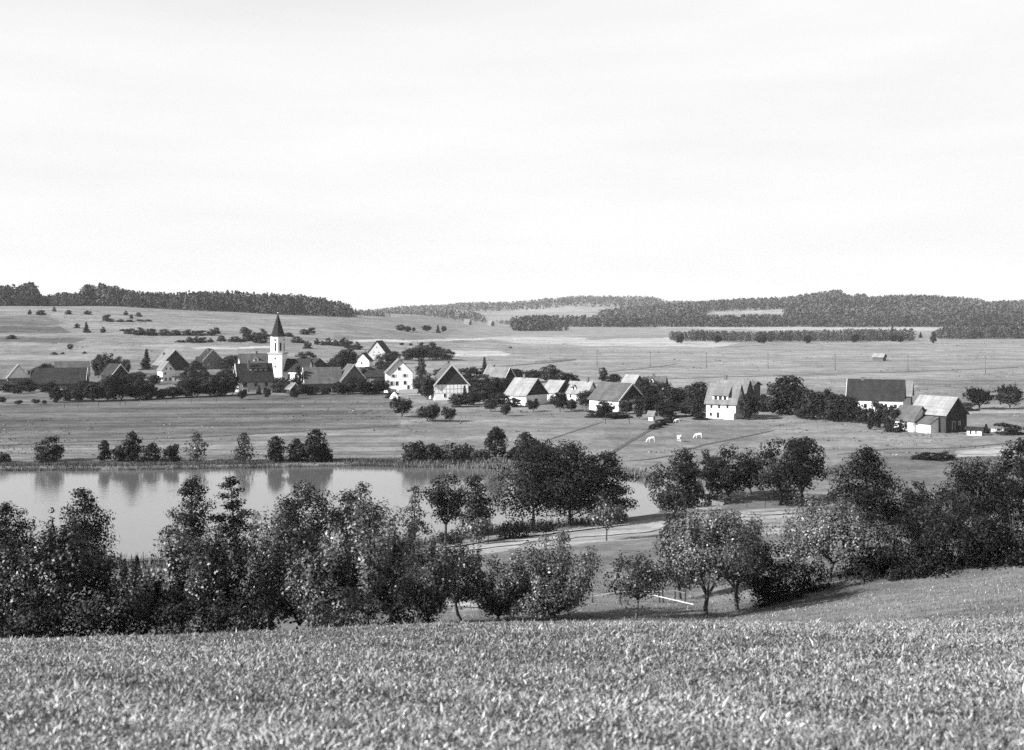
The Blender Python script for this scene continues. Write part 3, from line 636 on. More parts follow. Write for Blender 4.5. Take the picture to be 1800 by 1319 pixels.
# --- far shore of the lake
FS = 'trees on the far lake shore'
def FST(kind, u, vt, w, label, base=.036, dens=1.6, vb=812, **k): T(kind, u, None, vt, w, label, vb=vb, base=base, dens=dens, leaf=.42, group=FS, **k)
FST('bush', 5, 793, 28, 'low dark bush on the far shore at the left edge', vb=813)
FST('bush', 86, 765, 54, 'solitary round dark bush on the far shore')
FST('alder', 184, 772, 26, 'small light tree, first right of the solitary round bush', base=.07, th=.15)
FST('round', 210, 782, 30, 'low tree leaning on the tall forked one on the far shore', base=.06, th=.05)
FST('alder', 232, 757, 38, 'tallest dark tree of the left far-shore group', th=.12)
FST('bush', 262, 775, 44, 'broad dark bush of the left far-shore group'); FST('bush', 300, 774, 36, 'dark bush at the right end of the left far-shore group')
FST('alder', 347, 757, 42, 'sparse feathery tree standing alone on the far shore', base=.09, dens=.5, th=.1)
FST('alder', 428, 759, 40, 'feathery conical tree on the far shore, right of the sparse one', base=.075, dens=.6, th=.08)
FST('alder', 486, 765, 38, 'dark conical tree at the left of the middle far-shore group', th=.03); FST('alder', 520, 770, 40, 'middle tree of the middle far-shore group', th=.03)
FST('alder', 552, 754, 52, 'tallest tree of the middle far-shore group', th=.05); FST('bush', 574, 782, 26, 'low bush ending the middle far-shore group')
FST('bush', 728, 767, 44, 'bush with raised top at the left of the dark shore thicket'); FST('bush', 758, 778, 46, 'middle bush of the dark shore thicket'); FST('bush', 800, 778, 76, 'wide mounded bush of the dark shore thicket', vb=811)
FST('bush', 850, 786, 40, 'pale bush left of the tall tree by the lake bend', base=.07); FST('round', 872, 744, 42, 'tall top-heavy tree by the lake bend', th=.15, base=.05)
FST('alder', 925, 759, 54, 'layered tree right of the tall top-heavy one', th=.03, base=.06); FST('bush', 955, 772, 60, 'dark bush behind the big trees on the lake point')
FST('bush', 905, 790, 46, 'low shore bush below the layered tree', base=.06)

# --- near shore and slope
T('alder', 10, 122, 880, 100, 'dark tree cut by the left edge, in front of the lake', base=0.022, th=.08)
T('alder', 150, 124, 853, 100, 'tall dense conical tree alone against the lake on the left', base=0.024, th=.06)
T('alder', 338, 124, 833, 92, 'tall ragged tree with flat top left of the open dark tree', base=0.050, th=.05, dens=.9)
T('alder', 416, 126, 827, 92, 'open dark tree with clear tiered branches against the lake', base=0.019, th=.06, dens=.62, sparse=.7)
T('round', 535, 128, 853, 118, 'broad round-topped tree before the middle of the lake', base=0.050, th=.1)
T('round', 628, 132, 857, 100, 'round-headed dark tree behind the bright pear tree', base=0.041, th=.1)
T('alder', 728, 146, 848, 54, 'thin airy young tree at the water left of the bare-trunked tree', base=0.094, dens=.5, th=.05)
T('round', 783, None, 832, 84, 'dark tree on a bare straight trunk beside the lakeside path', vb=959, base=0.022, th=.32)
T('alder', 836, 152, 829, 78, 'lighter tree touching the right side of the bare-trunked tree', base=0.050, th=.1)
T('alder', 938, None, 782, 150, 'left of the three big trees on the lake point', vb=926, base=0.041, th=.2)
T('alder', 1001, None, 775, 160, 'middle and tallest of the three big trees on the lake point', vb=925, base=0.026, th=.22)
T('alder', 1062, None, 789, 124, 'right of the three big trees on the lake point, with drooping tiers', vb=923, base=0.026, th=.16, sparse=.8)
T('round', 1066, None, 880, 64, 'young round fruit tree on thin trunk by the lakeside path', vb=951, base=0.196, th=.3, dens=.7)
T('round', 840, None, 906, 74, 'small pale tree below the bare-trunked tree', vb=958, base=0.207, th=.2, dens=.8)
T('bush', 905, None, 918, 70, 'dark low bush on the bank left of the lake point', vb=946, base=0.019); T('bush', 950, None, 912, 50, 'dark bush under the left big tree of the lake point', vb=936, base=0.025)
T('bush', 790, None, 928, 60, 'bush beside the foot of the bare-trunked tree', vb=956, base=0.041); T('bush', 1085, None, 890, 40, 'bush on the bank under the drooping tiers', vb=918, base=0.045)
T('round', 1188, 176, 780, 98, 'full tree at the right end of the lake, left of three', base=0.043, th=.1)
T('round', 1284, 180, 773, 92, 'full tree right of the lake, middle of three', base=0.026, th=.12); T('round', 1240, 184, 790, 50, 'smaller tree filling the gap between the full trees right of the lake', base=0.045, th=.1)
T('round', 1372, None, 766, 104, 'multi-trunked tree on the grass right of the lake', vb=888, base=0.04, th=.13); T('round', 1410, None, 762, 84, 'taller right neighbour of the multi-trunked tree', vb=880, base=0.038, th=.12)
T('round', 1322, 186, 800, 44, 'small tree left of the multi-trunked tree', base=0.045, th=.2)
T('alder', 1522, 112, 781, 128, 'large dark tree with pointed crown above the pale pear tree on the right', base=0.022, th=.08, dens=1.1)
T('bush', 1612, 118, 836, 62, 'small round tree right of the large pointed one', base=0.050); T('bush', 1580, 112, 872, 70, 'dark low bush in the shade right of the large pointed tree', base=0.019)
T('round', 1722, 92, 797, 140, 'broad dark tree at the right above the thicket', base=0.045, th=.05); T('round', 1796, 98, 757, 90, 'tall dark tree cut by the right edge', base=0.019, th=.05)
T('bush', 1655, 86, 850, 120, 'bush with glinting leaves left of the broad dark tree on the right', base=0.045)

sl_ = 'fruit trees on the slope'
T('apple', 8, 50, 950, 150, 'dark fruit tree cut by the left edge at the meadow rim', base=0.025, th=.12, group=sl_)
T('apple', 105, 49, 918, 200, 'big black fruit tree with glinting leaves at lower left', base=0.022, th=.12, dens=1.15, group=sl_)
T('bush', 190, 47, 1015, 150, 'low dark bush under the big black fruit tree', base=0.041); T('spray', 245, 60, 985, 130, 'weedy bush in the gap below the left lake', base=0.054)
T('spray', 318, 54, 920, 150, 'feathery fruit tree with upright shoots in front of the ragged tree', base=0.196, th=.1, dens=.8, group=sl_)
T('spray', 388, 50, 925, 170, 'spreading old fruit tree with dark low limbs left of the middle', base=0.045, th=.12, group=sl_)
T('spray', 476, 56, 885, 140, 'pale willow-like fruit tree below the open dark tree', base=0.230, th=.1, dens=.8, group=sl_)
T('apple', 520, 52, 925, 160, 'dark leafed fruit tree between pale willow-like tree and bright pear', base=0.050, th=.1, group=sl_)
T('apple', 560, 49, 965, 130, 'grey leafed fruit tree at the left foot of the bright pear', base=0.207, th=.1, group=sl_)
T('spray', 645, 50, 868, 210, 'tall bright pear tree with pale glinting leaves left of centre', base=0.241, th=.12, dens=.95, group=sl_)
T('bush', 600, 47, 1030, 150, 'low leafy bush under the bright pear', base=0.088); T('bush', 725, 48, 1018, 120, 'black low bush right of the bright pear', base=0.019); T('bush', 430, 47, 1040, 150, 'low tangled bush at the meadow rim left of the bright pear', base=0.054); T('bush', 330, 47, 1045, 130, 'low bush at the meadow rim below the feathery fruit tree', base=0.045); T('bush', 60, 46, 1040, 160, 'low dark bush at the lower left meadow rim', base=0.022)
T('apple', 755, 56, 950, 110, 'half-hidden fruit tree between bright pear and slender one', base=0.088, th=.15, group=sl_)
T('apple', 811, None, 955, 118, 'slender fruit tree on straight dark trunk with two raised shoots', vb=1092, base=0.054, th=.25, dens=.75, group=sl_)
T('spray', 876, None, 975, 165, 'vase-shaped small fruit tree right of the slender one', vb=1091, base=0.196, th=.08, dens=.8, group=sl_)
T('spray', 975, None, 928, 262, 'wide many-stemmed fruit tree with upright shoots in the centre', vb=1089, base=0.196, th=.05, dens=.85, group=sl_)
T('apple', 1118, None, 978, 140, 'leaning fruit tree with forked bare trunk at the meadow rim', vb=1090, base=0.054, th=.36, dens=.8, group=sl_)
T('apple', 1242, None, 892, 180, 'fruit tree with round leafy crown on short straight trunk right of the fence', vb=1086, base=0.196, th=.22, group=sl_)
T('apple', 1296, None, 900, 130, 'fruit tree on leaning trunk behind the round leafy one', vb=1073, base=0.088, th=.25, group=sl_)
T('apple', 1195, 78, 885, 84, 'dark leafed tree above the fence, left of the round leafy crown', base=0.045, th=.1, group=sl_)
T('bush', 1348, None, 935, 120, 'dark dense bush at the turn of the slope right of the leaning trunk', vb=1060, base=0.041)
T('apple', 1458, None, 876, 176, 'pale glinting pear tree with visible trunk on the right slope', vb=1024, base=0.253, th=.26, group=sl_)
T('bush', 1410, 92, 945, 90, 'bush behind the trunk of the pale pear on the right', base=0.054)
T('bush', 1530, None, 925, 110, 'black bush right of the pale pear trunk', vb=1016, base=0.017); T('bush', 1595, None, 900, 130, 'dark thicket bush below the small round tree', vb=1010, base=0.020)
T('bush', 1665, None, 890, 140, 'middle bush of the dark right-hand thicket', vb=1003, base=0.022); T('bush', 1740, None, 880, 130, 'tall bush of the dark right-hand thicket', vb=995, base=0.022); T('bush', 1800, None, 870, 110, 'dark bush at the right edge above the mown slope', vb=988, base=0.019)
T('fir', 219, 98, 978, 26, 'little spruce, left of two at the gap before the lake', base=0.022, th=.05); T('fir', 240, 96, 972, 28, 'little spruce, right of two at the gap before the lake', base=0.022, th=.05)
T('apple', 690, 62, 940, 110, 'fruit tree behind the right half of the bright pear', base=0.054, th=.1, group=sl_)
T('spray', 275, 50, 1010, 110, 'bush with long shoots beside the feathery fruit tree', base=0.094)

T('bush', 1490, 96, 930, 110, 'dark bush in the gap behind the pale pear on the right', base=.03); T('bush', 1700, 110, 840, 130, 'dark bush behind the right-hand thicket', base=.028); T('bush', 1385, 84, 985, 90, 'leafy bush on the slope left of the pale pear trunk', base=.05)
T('bush', 1420, None, 985, 80, 'low weeds under the pale pear on the right', vb=1040, base=.06)
# ---------------------------------------------------------------- buildings
def frame_of(u, Y, phi):
    th = math.degrees(math.atan((u - U0) / F)); x, y, z = onray(u, Y); return (x, y, z), -R(th + phi), Y / F

def add_window(root, face, L, W, a, zc, ww, hh, shut=False, door=False):
    """frame ring, pane and shutters on one wall; a runs left to right as seen from outside (metres)"""
    if face == 'F': P = lambda s, n, z: (s, -W / 2 - n, z)
    elif face == 'B': P = lambda s, n, z: (-s, W / 2 + n, z)
    elif face == 'R': P = lambda s, n, z: (L / 2 + n, s, z)
    else: P = lambda s, n, z: (-L / 2 - n, -s, z)
    def slab(mb, a0, a1, z0, z1, n0, n1):
        c = [P(s, n, z) for z in (z0, z1) for (s, n) in ((a0, n1), (a1, n1), (a1, n0), (a0, n0))]; mb.hexa(c)
    f = MB(); t = .06; x0, x1, z0, z1 = a - ww / 2, a + ww / 2, zc - hh / 2, zc + hh / 2
    slab(f, x0 - t, x0, z0 - t, z1 + t, .004, .07); slab(f, x1, x1 + t, z0 - t, z1 + t, .004, .07)
    slab(f, x0 + .002, x1 - .002, z1 + .002, z1 + t, .004, .066)
    if not door: slab(f, x0 + .002, x1 - .002, z0 - t, z0 - .002, .004, .09)
    o = f.build('door' if door else 'window', M['frame'], root)
    p = MB(); slab(p, x0 + .003, x1 - .003, z0 + .003, z1 - .003, .003, .03)
    p.build('door_leaf' if door else 'pane', M['wood'] if door else M['glass'], o)
    if shut:
        for s in (-1, 1):
            q = MB(); c = a + s * (ww / 2 + t + ww * .27); slab(q, c - ww * .25, c + ww * .25, z0, z1, .005, .06); q.build('shutter', M['shutter'], o)
    return o

def roof_mb(L, W, h, r, ov=.45, ovx=.5, th=.2, hipL=0, hipR=0):
    """gabled roof with real thickness; hip pulls the ridge ends in"""
    mb = MB(); k = r / (W / 2); zr = h + r + .12; ye = W / 2 + ov; ze = h - k * ov + .12; x0, x1 = -L / 2 - ovx, L / 2 + ovx
    for s in (-1, 1):
        a = [(x0, s * ye, ze), (x1, s * ye, ze), (x1 - hipR, 0, zr), (x0 + hipL, 0, zr)]
        b = [(p[0], p[1], p[2] + th) for p in a]
        if s > 0: a = a[::-1]; b = b[::-1]
        mb.hexa(a + b)
    return mb

def house(name, label, u, vb, phi, L, W, h, r, wall='white', roof='tiledark', gable=None, chim=(), win=(), verge=None, Y=None, hip=(0, 0), cat='house',
          group=None, ov=.45, timber=False, dormer=(), z_up=0):
    """gabled house: sizes in photo pixels at its own depth; phi turns the ridge, 0 = long side to the viewer"""
    d0 = Y or hit(u, vb)[1]; s0 = px(d0)
    dep = (abs(L * math.sin(R(phi))) + abs(W * math.cos(R(phi)))) / 2 * s0
    loc, rz, s = frame_of(u, d0 + dep, phi); s = px(d0 + dep)
    L, W, h, r = L * s, W * s, h * s, r * s; h += 0
    e = empty(name, (loc[0], loc[1], loc[2] + z_up), label, cat, group, rz)
    b = MB(); b.v = [(x, y, z) for z in (-1.2, h) for (x, y) in ((-L/2, -W/2), (L/2, -W/2), (L/2, W/2), (-L/2, W/2))]
    b.f = [(0,1,5,4), (1,2,6,5), (2,3,7,6), (3,0,4,7), (4,5,6,7)]
    hw = math.tan(math.atan(r / (W / 2)))
    def tri(x, n, mb, drop=0):                       # gable triangle as a thin prism
        t = .2 * (1 if x > 0 else -1); y = W / 2 - .02
        mb.add([(x, -y, h), (x, y, h), (x, 0, h + r - .05), (x - t, -y, h), (x - t, y, h), (x - t, 0, h + r - .05)],
               [(0, 1, 2), (5, 4, 3), (0, 3, 4, 1), (1, 4, 5, 2), (2, 5, 3, 0)] if x > 0 else [(2, 1, 0), (3, 4, 5), (1, 4, 3, 0), (2, 5, 4, 1), (0, 3, 5, 2)])
    if gable is None:
        tri(L / 2, 1, b); tri(-L / 2, 1, b); b.build('wall', M[wall], e)
    else:
        b.build('wall', M[wall], e)
        if r > .05:
            for x in (L / 2 + .06, -L / 2 - .06): g_ = MB(); tri(x, 1, g_); g_.build('gable', M[gable], e)
    ro = roof_mb(L, W, h, r, ov, .5, .2, hip[0] * s, hip[1] * s).build('roof', M[roof], e)
    k = r / (W / 2)
    for (a, off, ch) in chim:
        c = MB(); x = a * L; yy = off * W / 2; zr = h + r - abs(off) * r; c.box(x - .38, x + .38, yy - .32, yy + .32, zr - .5, zr + 1.2 * ch); c.box(x - .46, x + .46, yy - .40, yy + .40, zr + 1.2 * ch + .002, zr + 1.2 * ch + .16)
        c.build('chimney', M['brick'], ro)
    if verge:
        for sd in ((1, -1) if verge == 'LR' else ((1,) if verge == 'R' else (-1,))):
            v = MB(); x = sd * (L / 2 + .53); ye = W / 2 + .45
            for t in (-1, 1):
                p0 = (0, h + r + .08); p1 = (t * ye, h - k * .45 + .08); q = []
                for (yy, zz) in (p0, p1):
                    for (dx, dz) in ((-.05, -.25), (.05, -.25), (.05, .27), (-.05, .27)): q.append((x + dx, yy, zz + dz))
                v.hexa(q)
            v.build('bargeboard', M['woodpale'], e)
    for wdw in win:
        f_, a, z, ww, hh = wdw[:5]; opt = wdw[5] if len(wdw) > 5 else ''
        add_window(e, f_, L, W, a * s, z * s, ww * s, hh * s, 's' in opt, 'd' in opt)
    if timber:
        t = MB(); x = L / 2
        n = 9
        for i in range(n + 1): y = -W / 2 + W * i / n; t.box(x + .003, x + .035, max(y - .045, -W/2), min(y + .045, W/2), .45 * h, h - .01)
        for z in (.45 * h, .72 * h): t.box(x + .004, x + .04, -W / 2, W / 2, z - .06, z + .06)
        n = 5
        for i in range(n + 1): xx = -L / 2 + L * i / n; t.box(max(xx - .06, -L/2), min(xx + .06, L/2), -W / 2 - .035, -W / 2 - .003, .45 * h, h - .01)
        t.build('timber_frame', M['cream'], e)
    for (a, ww, z0, dep_, kind) in dormer:          # on the front slope
        x0, x1 = (a - ww / 2) * s, (a + ww / 2) * s; z0 = h + z0 * s; yf = -(h + r - z0) / k; hh = dep_ * s
        if kind == 'shed':
            zt = z0 + hh; yb = -(h + r - (zt + (0 if zt < h + r else 0))) / k * .25; zb = h + r - abs(yb) * k + .2
            c = MB(); c.hexa([(x0, yf, z0 - .3), (x1, yf, z0 - .3), (x1, yb, zb - 1.2), (x0, yb, zb - 1.2), (x0, yf, zt), (x1, yf, zt), (x1, yb, zb), (x0, yb, zb)])
            d = c.build('dormer', M[wall], e)
            q = MB(); q.hexa([(x0 - .25, yf - .4, zt - .12), (x1 + .25, yf - .4, zt - .12), (x1 + .25, yb, zb + .02), (x0 - .25, yb, zb + .02)] + [(x0 - .25, yf - .4, zt + .06), (x1 + .25, yf - .4, zt + .06), (x1 + .25, yb, zb + .2), (x0 - .25, yb, zb + .2)])
            q.build('dormer_roof', M[roof], d)
            for i in range(3):
                c0 = x0 + (x1 - x0) * (.2 + .3 * i); p = MB(); p.box(c0 - .38, c0 + .38, yf - .05, yf - .003, z0 + .25, zt - .2); p.build('pane', M['glass'], d)
        else:
            zt = z0 + hh; zp = zt + (x1 - x0) * .5; yb = -(h + r - zt) / k * .6; xm = (x0 + x1) / 2
            c = MB(); c.add([(x0, yf, z0 - .3), (x1, yf, z0 - .3), (x1, yf, zt), (xm, yf, zp), (x0, yf, zt), (x0, yb, z0), (x1, yb, z0), (x1, yb, zt), (xm, yb, zp), (x0, yb, zt)],
                            [(0, 1, 2, 3, 4), (5, 9, 8, 7, 6), (1, 6, 7, 2), (0, 4, 9, 5)])
            d = c.build('dormer', M['white'], e)
            q = MB()
            for sg in (-1, 1):
                xe = xm + sg * ((x1 - x0) / 2 + .25); ze = zt - .25 * (zp - zt) / ((x1 - x0) / 2); a_ = [(xe, yf - .3, ze), (xm, yf - .3, zp), (xm, 0, zp), (xe, yb * .5, ze)]
                if sg > 0: a_ = a_[::-1]
                q.hexa(a_ + [(p[0], p[1], p[2] + .16) for p in a_])
            q.build('dormer_roof', M[roof], d)
            p = MB(); p.box(xm - .35, xm + .35, yf - .05, yf - .003, z0 + .3, z0 + .3 + min(1.1, hh)); p.build('pane', M['glass'], d)
    return e, s, (L, W, h, r)

def lean_to(e, dims, s, a0, a1, ztop, zlow, dep, wall='white', roof='tilemid'):
    """shed roof leaning on the front wall"""
    L, W, h, r = dims; x0, x1 = a0 * s, a1 * s; y0 = -W / 2 - .01; y1 = y0 - dep * s; zt, zl = ztop * s, zlow * s
    b = MB(); b.add([(x0, y0, -1), (x1, y0, -1), (x1, y1, -1), (x0, y1, -1), (x0, y0, zt), (x1, y0, zt), (x1, y1, zl), (x0, y1, zl)], [(2, 3, 7, 6), (1, 2, 6, 5), (3, 0, 4, 7), (4, 5, 6, 7)][:3])
    b.build('lean_to_wall', M[wall], e)
    q = MB(); q.hexa([(x0 - .3, y1 - .4, zl - .1), (x1 + .3, y1 - .4, zl - .1), (x1 + .3, y0, zt + .05), (x0 - .3, y0, zt + .05), (x0 - .3, y1 - .4, zl + .1), (x1 + .3, y1 - .4, zl + .1), (x1 + .3, y0, zt + .25), (x0 - .3, y0, zt + .25)])
    q.build('lean_to_roof', M[roof], e)

def build_village():
    H = house
    H('farmhouse', 'house with white triangular gable at the left edge of the village', 32, 682, 88, 45, 35, 17, 22, 'grey', 'tilelight', 'white', win=[('R', 0, 25, 3, 5)])
    H('shed', 'low shed with bright white wall at the left edge', 1, 684, 5, 22, 12, 8, 4, 'white', 'tiledark', win=[('F', 9, 4, 3, 5, 'd')], cat='shed')
    H('barn', 'pale roofed barn end cut by the left edge of the picture', 6, 676, 6, 36, 26, 10, 14, 'woodmid', 'tilelight', cat='barn', win=[('F', 2, 4, 5, 6, 'd')])
    H('barn', 'long barn with dark tiled roof left of the tall dark trees', 103, 684, 8, 92, 44, 10, 24, 'woodmid', 'tiledark', hip=(10, 0), verge='R', cat='barn', win=[('F', -20, 5, 8, 7, 'd')])
    H('barn', 'grey roofed barn behind the long dark barn', 127, 672, 3, 54, 36, 12, 25, 'woodmid', 'tilemid', Y=470, cat='barn')
    H('farmhouse', 'dark gabled house with pale verge left of the spruce', 202, 676, 58, 32, 34, 16, 18, 'wood', 'tiledark', verge='R')
    H('farmhouse', 'small white gabled house with two rows of windows below the big dark barn', 292, 671, 66, 20, 23, 20, 14, 'white', 'tilelight',
      win=[('R', -4, 22, 3, 3.5), ('R', 4, 22, 3, 3.5), ('R', -6, 14, 3, 4), ('R', -5, 4, 3.5, 5), ('R', 3, 4, 3.5, 5, 'd')])
    H('shed', 'low grey outbuilding right of the small white gabled house', 314, 672, 20, 18, 16, 11, 7, 'grey', 'tilemid', cat='shed', win=[('F', -3, 5, 4, 6, 'd')])
    H('barn', 'big dark gabled barn with pale verge behind the small white house', 300, 652, 68, 40, 52, 9, 26, 'wood', 'tilelight', chim=[(-.15, -.4, 1)], verge='R', cat='barn')
    H('farmhouse', 'half-hipped grey gabled house with chimney above the tree belt', 369, 650, 70, 30, 35, 16, 18, 'grey', 'tiledark', chim=[(.1, -.2, 1.1)], hip=(0, 5), verge='R', win=[('R', -8, 8, 3, 4), ('R', 4, 8, 3, 4)])
    H('shed', 'dark annex at the left side of the half-hipped house', 352, 650, 20, 12, 16, 12, 9, 'wood', 'tiledark', cat='shed', win=[('F', 0, 5, 3, 5, 'd')])
    H('farmhouse', 'house with white left gable and white dormer just left of the church tower', 446, 654, -10, 50, 30, 12, 18, 'white', 'tilemid', chim=[(.1, 0, 1)], dormer=[(2, 9, 5, 5, 'gable')], win=[('L', 0, 10, 3, 4)])
    H('farmhouse', 'dark roofed house with tall chimney in front of the church', 446, 690, -11, 60, 40, 20, 28, 'cream', 'tiledark', chim=[(-.16, -.35, 2.6)], dormer=[(6, 30, 15, 6, 'shed')], verge='L',
      win=[('F', -19, 13, 8, 7), ('F', 0, 13, 6, 7), ('F', -19, 3, 8, 5), ('L', -6, 12, 4, 6), ('F', 18, 13, 6, 7)])
    # church: tower > belfry, spire, clock; nave
    u, Yc = 488.5, 440; loc, rz, s = frame_of(u, Yc, 22); e = empty('church', loc, 'white church tower with octagonal belfry and dark pointed spire', 'church', None, rz)
    z = lambda v: EYE - (v - V0) / F * Yc - loc[2]; hw = 12.6 * s
    tw = MB().box(-hw, hw, -hw, hw, -1, z(622)).build('tower', M['white'], e)
    MB().box(-hw - .35, hw + .35, -hw - .35, hw + .35, z(622) + .002, z(620)).build('cornice', M['cream'], tw)
    ro = 12.6 * s; bf = MB().ring(8, [(ro, z(620) + .002), (ro, z(592))], rot=R(22.5)).build('belfry', M['white'], e)
    MB().ring(8, [(ro * 1.08, z(592) + .002), (ro * 1.08, z(591))], rot=R(22.5)).build('cornice', M['cream'], bf)
    sp = MB().ring(8, [(ro * 1.16, z(591) + .002), (ro * .86, z(586)), (ro * .42, z(568)), (.06, z(551))], rot=R(22.5)).build('spire', M['slate'], e)
    MB().ring(6, [(.05, z(551)), (.2, z(550.4)), (.2, z(549.8)), (.04, z(549))]).build('finial', M['gilt'], sp)
    ap = ro * math.cos(R(22.5))
    for k in range(8):
        a = R(45 * k); c, s_ = math.cos(a), math.sin(a); pt = lambda t, n, zz: (c * (ap + n) - s_ * t, s_ * (ap + n) + c * t, zz)
        hx = lambda t0, t1, z0, z1, n: [pt(t0, n, z0), pt(t1, n, z0), pt(t1, .003, z0), pt(t0, .003, z0), pt(t0, n, z1), pt(t1, n, z1), pt(t1, .003, z1), pt(t0, .003, z1)]
        o = MB().hexa(hx(-.32, .32, z(617), z(602.5), .03)).build('belfry_opening', M['wood'], bf)
        if k % 2 == 0:
            mb = MB(); mid = z(597.5)
            P = [pt(.48 * math.cos(t), .05, mid + .48 * math.sin(t)) for t in [2 * math.pi * i / 16 for i in range(16)]]
            Q = [pt(.48 * math.cos(t), .003, mid + .48 * math.sin(t)) for t in [2 * math.pi * i / 16 for i in range(16)]]
            mb.add(P + Q, [tuple(range(16))] + [(i, 16 + i, 16 + (i + 1) % 16, (i + 1) % 16) for i in range(16)])
            ck = mb.build('clock', M['dial'], bf)
            MB().hexa(hx(-.03, .03, mid - .05, mid + .4, .07)).hexa(hx(-.03, .26, mid - .03, mid + .03, .075)).build('clock_hands', M['gilt'], ck)
    MB().box(-.3, .3, -hw - .03, -hw - .003, z(632), z(628)).build('window', M['glass'], tw)
    MB().box(-.3, .3, -hw - .03, -hw - .003, z(646), z(642)).build('window', M['glass'], tw)
    nx0, nx1, nw = hw + .01, hw + 44 * s, 15 * s
    n = MB(); n.v = [(x, y, zz) for zz in (-1, z(652)) for (x, y) in ((nx0, -nw + 2), (nx1, -nw + 2), (nx1, nw + 2), (nx0, nw + 2))]; n.f = [(0,1,5,4), (1,2,6,5), (2,3,7,6), (3,0,4,7)]
    n.add([(nx1, -nw + 2, z(652)), (nx1, nw + 2, z(652)), (nx1, 2, z(632))], [(0, 1, 2)]); nv = n.build('nave', M['white'], e)
    q = MB()
    for sg in (-1, 1):
        a_ = [(nx0, 2 + sg * (nw + .4), z(653)), (nx1 + .4, 2 + sg * (nw + .4), z(653)), (nx1 + .4, 2, z(631.6)), (nx0, 2, z(631.6))]
        if sg > 0: a_ = a_[::-1]
        q.hexa(a_ + [(p[0], p[1], p[2] + .2) for p in a_])
    q.build('nave_roof', M['tiledark'], e)
    for i in range(3): x = nx0 + 2 + 2.6 * i; MB().box(x - .4, x + .4, 2 - nw - .03, 2 - nw - .003, z(668), z(657)).build('window', M['glass'], nv)
    H('shed', 'low building with two tall openings at the foot of the church tower', 512, 680, 8, 24, 20, 19, 6, 'cream', 'tilelight', cat='building', win=[('F', -4, 10, 2.6, 10, 'd'), ('F', 3, 10, 2.6, 10, 'd')])
    H('farmhouse', 'long house with dark roof and white strip of wall right of the church tower', 527, 655, 6, 30, 22, 14, 8, 'white', 'tiledark', win=[('F', -6, 8, 3, 4), ('F', 5, 8, 3, 4)])
    H('farmhouse', 'dark gabled barn house behind the grey-roofed barn', 558, 658, 72, 26, 38, 10, 16, 'wood', 'tiledark', cat='barn')
    H('farmhouse', 'small white gable with dark window showing over the grey-roofed barn', 542, 672, 60, 16, 20, 26, 11, 'white', 'tilebright', win=[('R', 0, 26, 4, 4)])
    H('barn', 'grey roofed barn with pale left verge on the meadow edge right of the church', 566, 692, -7, 62, 44, 18, 25, 'grey', 'tilemid', verge='L', chim=[(.1, .2, .6)], cat='barn', win=[('F', 8, 6, 12, 9, 'd'), ('F', -20, 7, 4, 4), ('F', 24, 6, 6, 8, 'd')])
    H('shed', 'small roofed shed with bright sloping edge below the church', 515, 694, 62, 14, 18, 10, 9, 'wood', 'tilelight', verge='R', cat='shed')
    H('farmhouse', 'grey gabled house with long pale verge right of the grey-roofed barn', 617, 691, 70, 30, 46, 22, 26, 'grey', 'tilemid', verge='R', win=[('R', -6, 12, 4, 5), ('R', 6, 12, 4, 5)])
    H('farmhouse', 'small bright white gable below the upper grey house', 640, 645, 106, 24, 25, 10, 13, 'white', 'tiledark', chim=[(-.3, 0, 1.2)], win=[('R', -1, 6, 3, 3.5)])
    H('farmhouse', 'pale grey gabled house with many small windows highest in the village', 667, 634, 108, 32, 31, 14, 19, 'cream', 'tiledark',
      win=[('R', -5, 14, 2.2, 2.2), ('R', 4, 14, 2.2, 2.2), ('R', -5, 9, 2.2, 2.2), ('R', 4, 9, 2.2, 2.2), ('R', 10, 9, 2.2, 2.2), ('R', 4, 4, 2.2, 2.2), ('R', 0, 23, 2.2, 2.2)])
    H('barn', 'long low building with dark roof left of the big white gabled house', 662, 678, 5, 40, 22, 16, 9, 'woodmid', 'tiledark', cat='barn', win=[('F', -8, 6, 4, 7, 'd')])
    H('farmhouse', 'big white gabled house with shuttered windows in the village middle', 701, 686, 84, 32, 45, 30, 23, 'white', 'tilelight', chim=[(.2, 0, .7)],
      win=[('R', -1, 37, 4.5, 5), ('R', -11, 24.5, 4.5, 5, 's'), ('R', 9, 25, 4.5, 5, 's'), ('R', -14, 11.5, 4.5, 7, 's'), ('R', -5, 11.5, 4.5, 7), ('R', 9, 12.5, 4.5, 6), ('R', 15, 4.5, 4, 7, 'd')])
    H('farmhouse', 'white half-timbered house with dark wooden gable and bright verge', 789, 704, 77, 42, 60, 27, 34, 'white', 'tilemid', 'wood', chim=[(-.1, .0, .7)], verge='R', timber=True, win=[('R', -12, 8, 4, 6), ('R', 4, 8, 4, 6)])
    H('barn', 'barn with striped grey roof behind the dark trees in the middle', 877, 684, 34, 44, 42, 14, 22, 'wood', 'tilelight', chim=[(-.25, 0, .6)], verge='LR', cat='barn', win=[('R', 3, 8, 8, 9, 'd')])
    H('farmhouse', 'white walled barn house with large bleached roof and dark gable', 925, 713, 40, 48, 58, 17, 27, 'white', 'tilebright', 'wood', chim=[(-.08, 0, 1)], cat='barn',
      win=[('F', -16, 9, 2, 5), ('F', 10, 8, 2, 4), ('R', -2, 6, 9, 9, 'd'), ('F', -4, 7, 5, 11, 'd')])
    H('barn', 'smaller barn with bleached roof and dark gable right of the white walled one', 979, 704, 38, 31, 42, 13, 19, 'white', 'tilebright', 'wood', cat='barn', win=[('R', 0, 5, 6, 8, 'd')])
    H('farmhouse', 'pale roofed house with little white dormer and light chimney', 1022, 705, 28, 42, 36, 13, 18, 'white', 'tilebright', chim=[(.3, 0, 1.2)], dormer=[(-8, 8, 4, 5, 'gable')], win=[('F', -12, 7, 4, 5)])
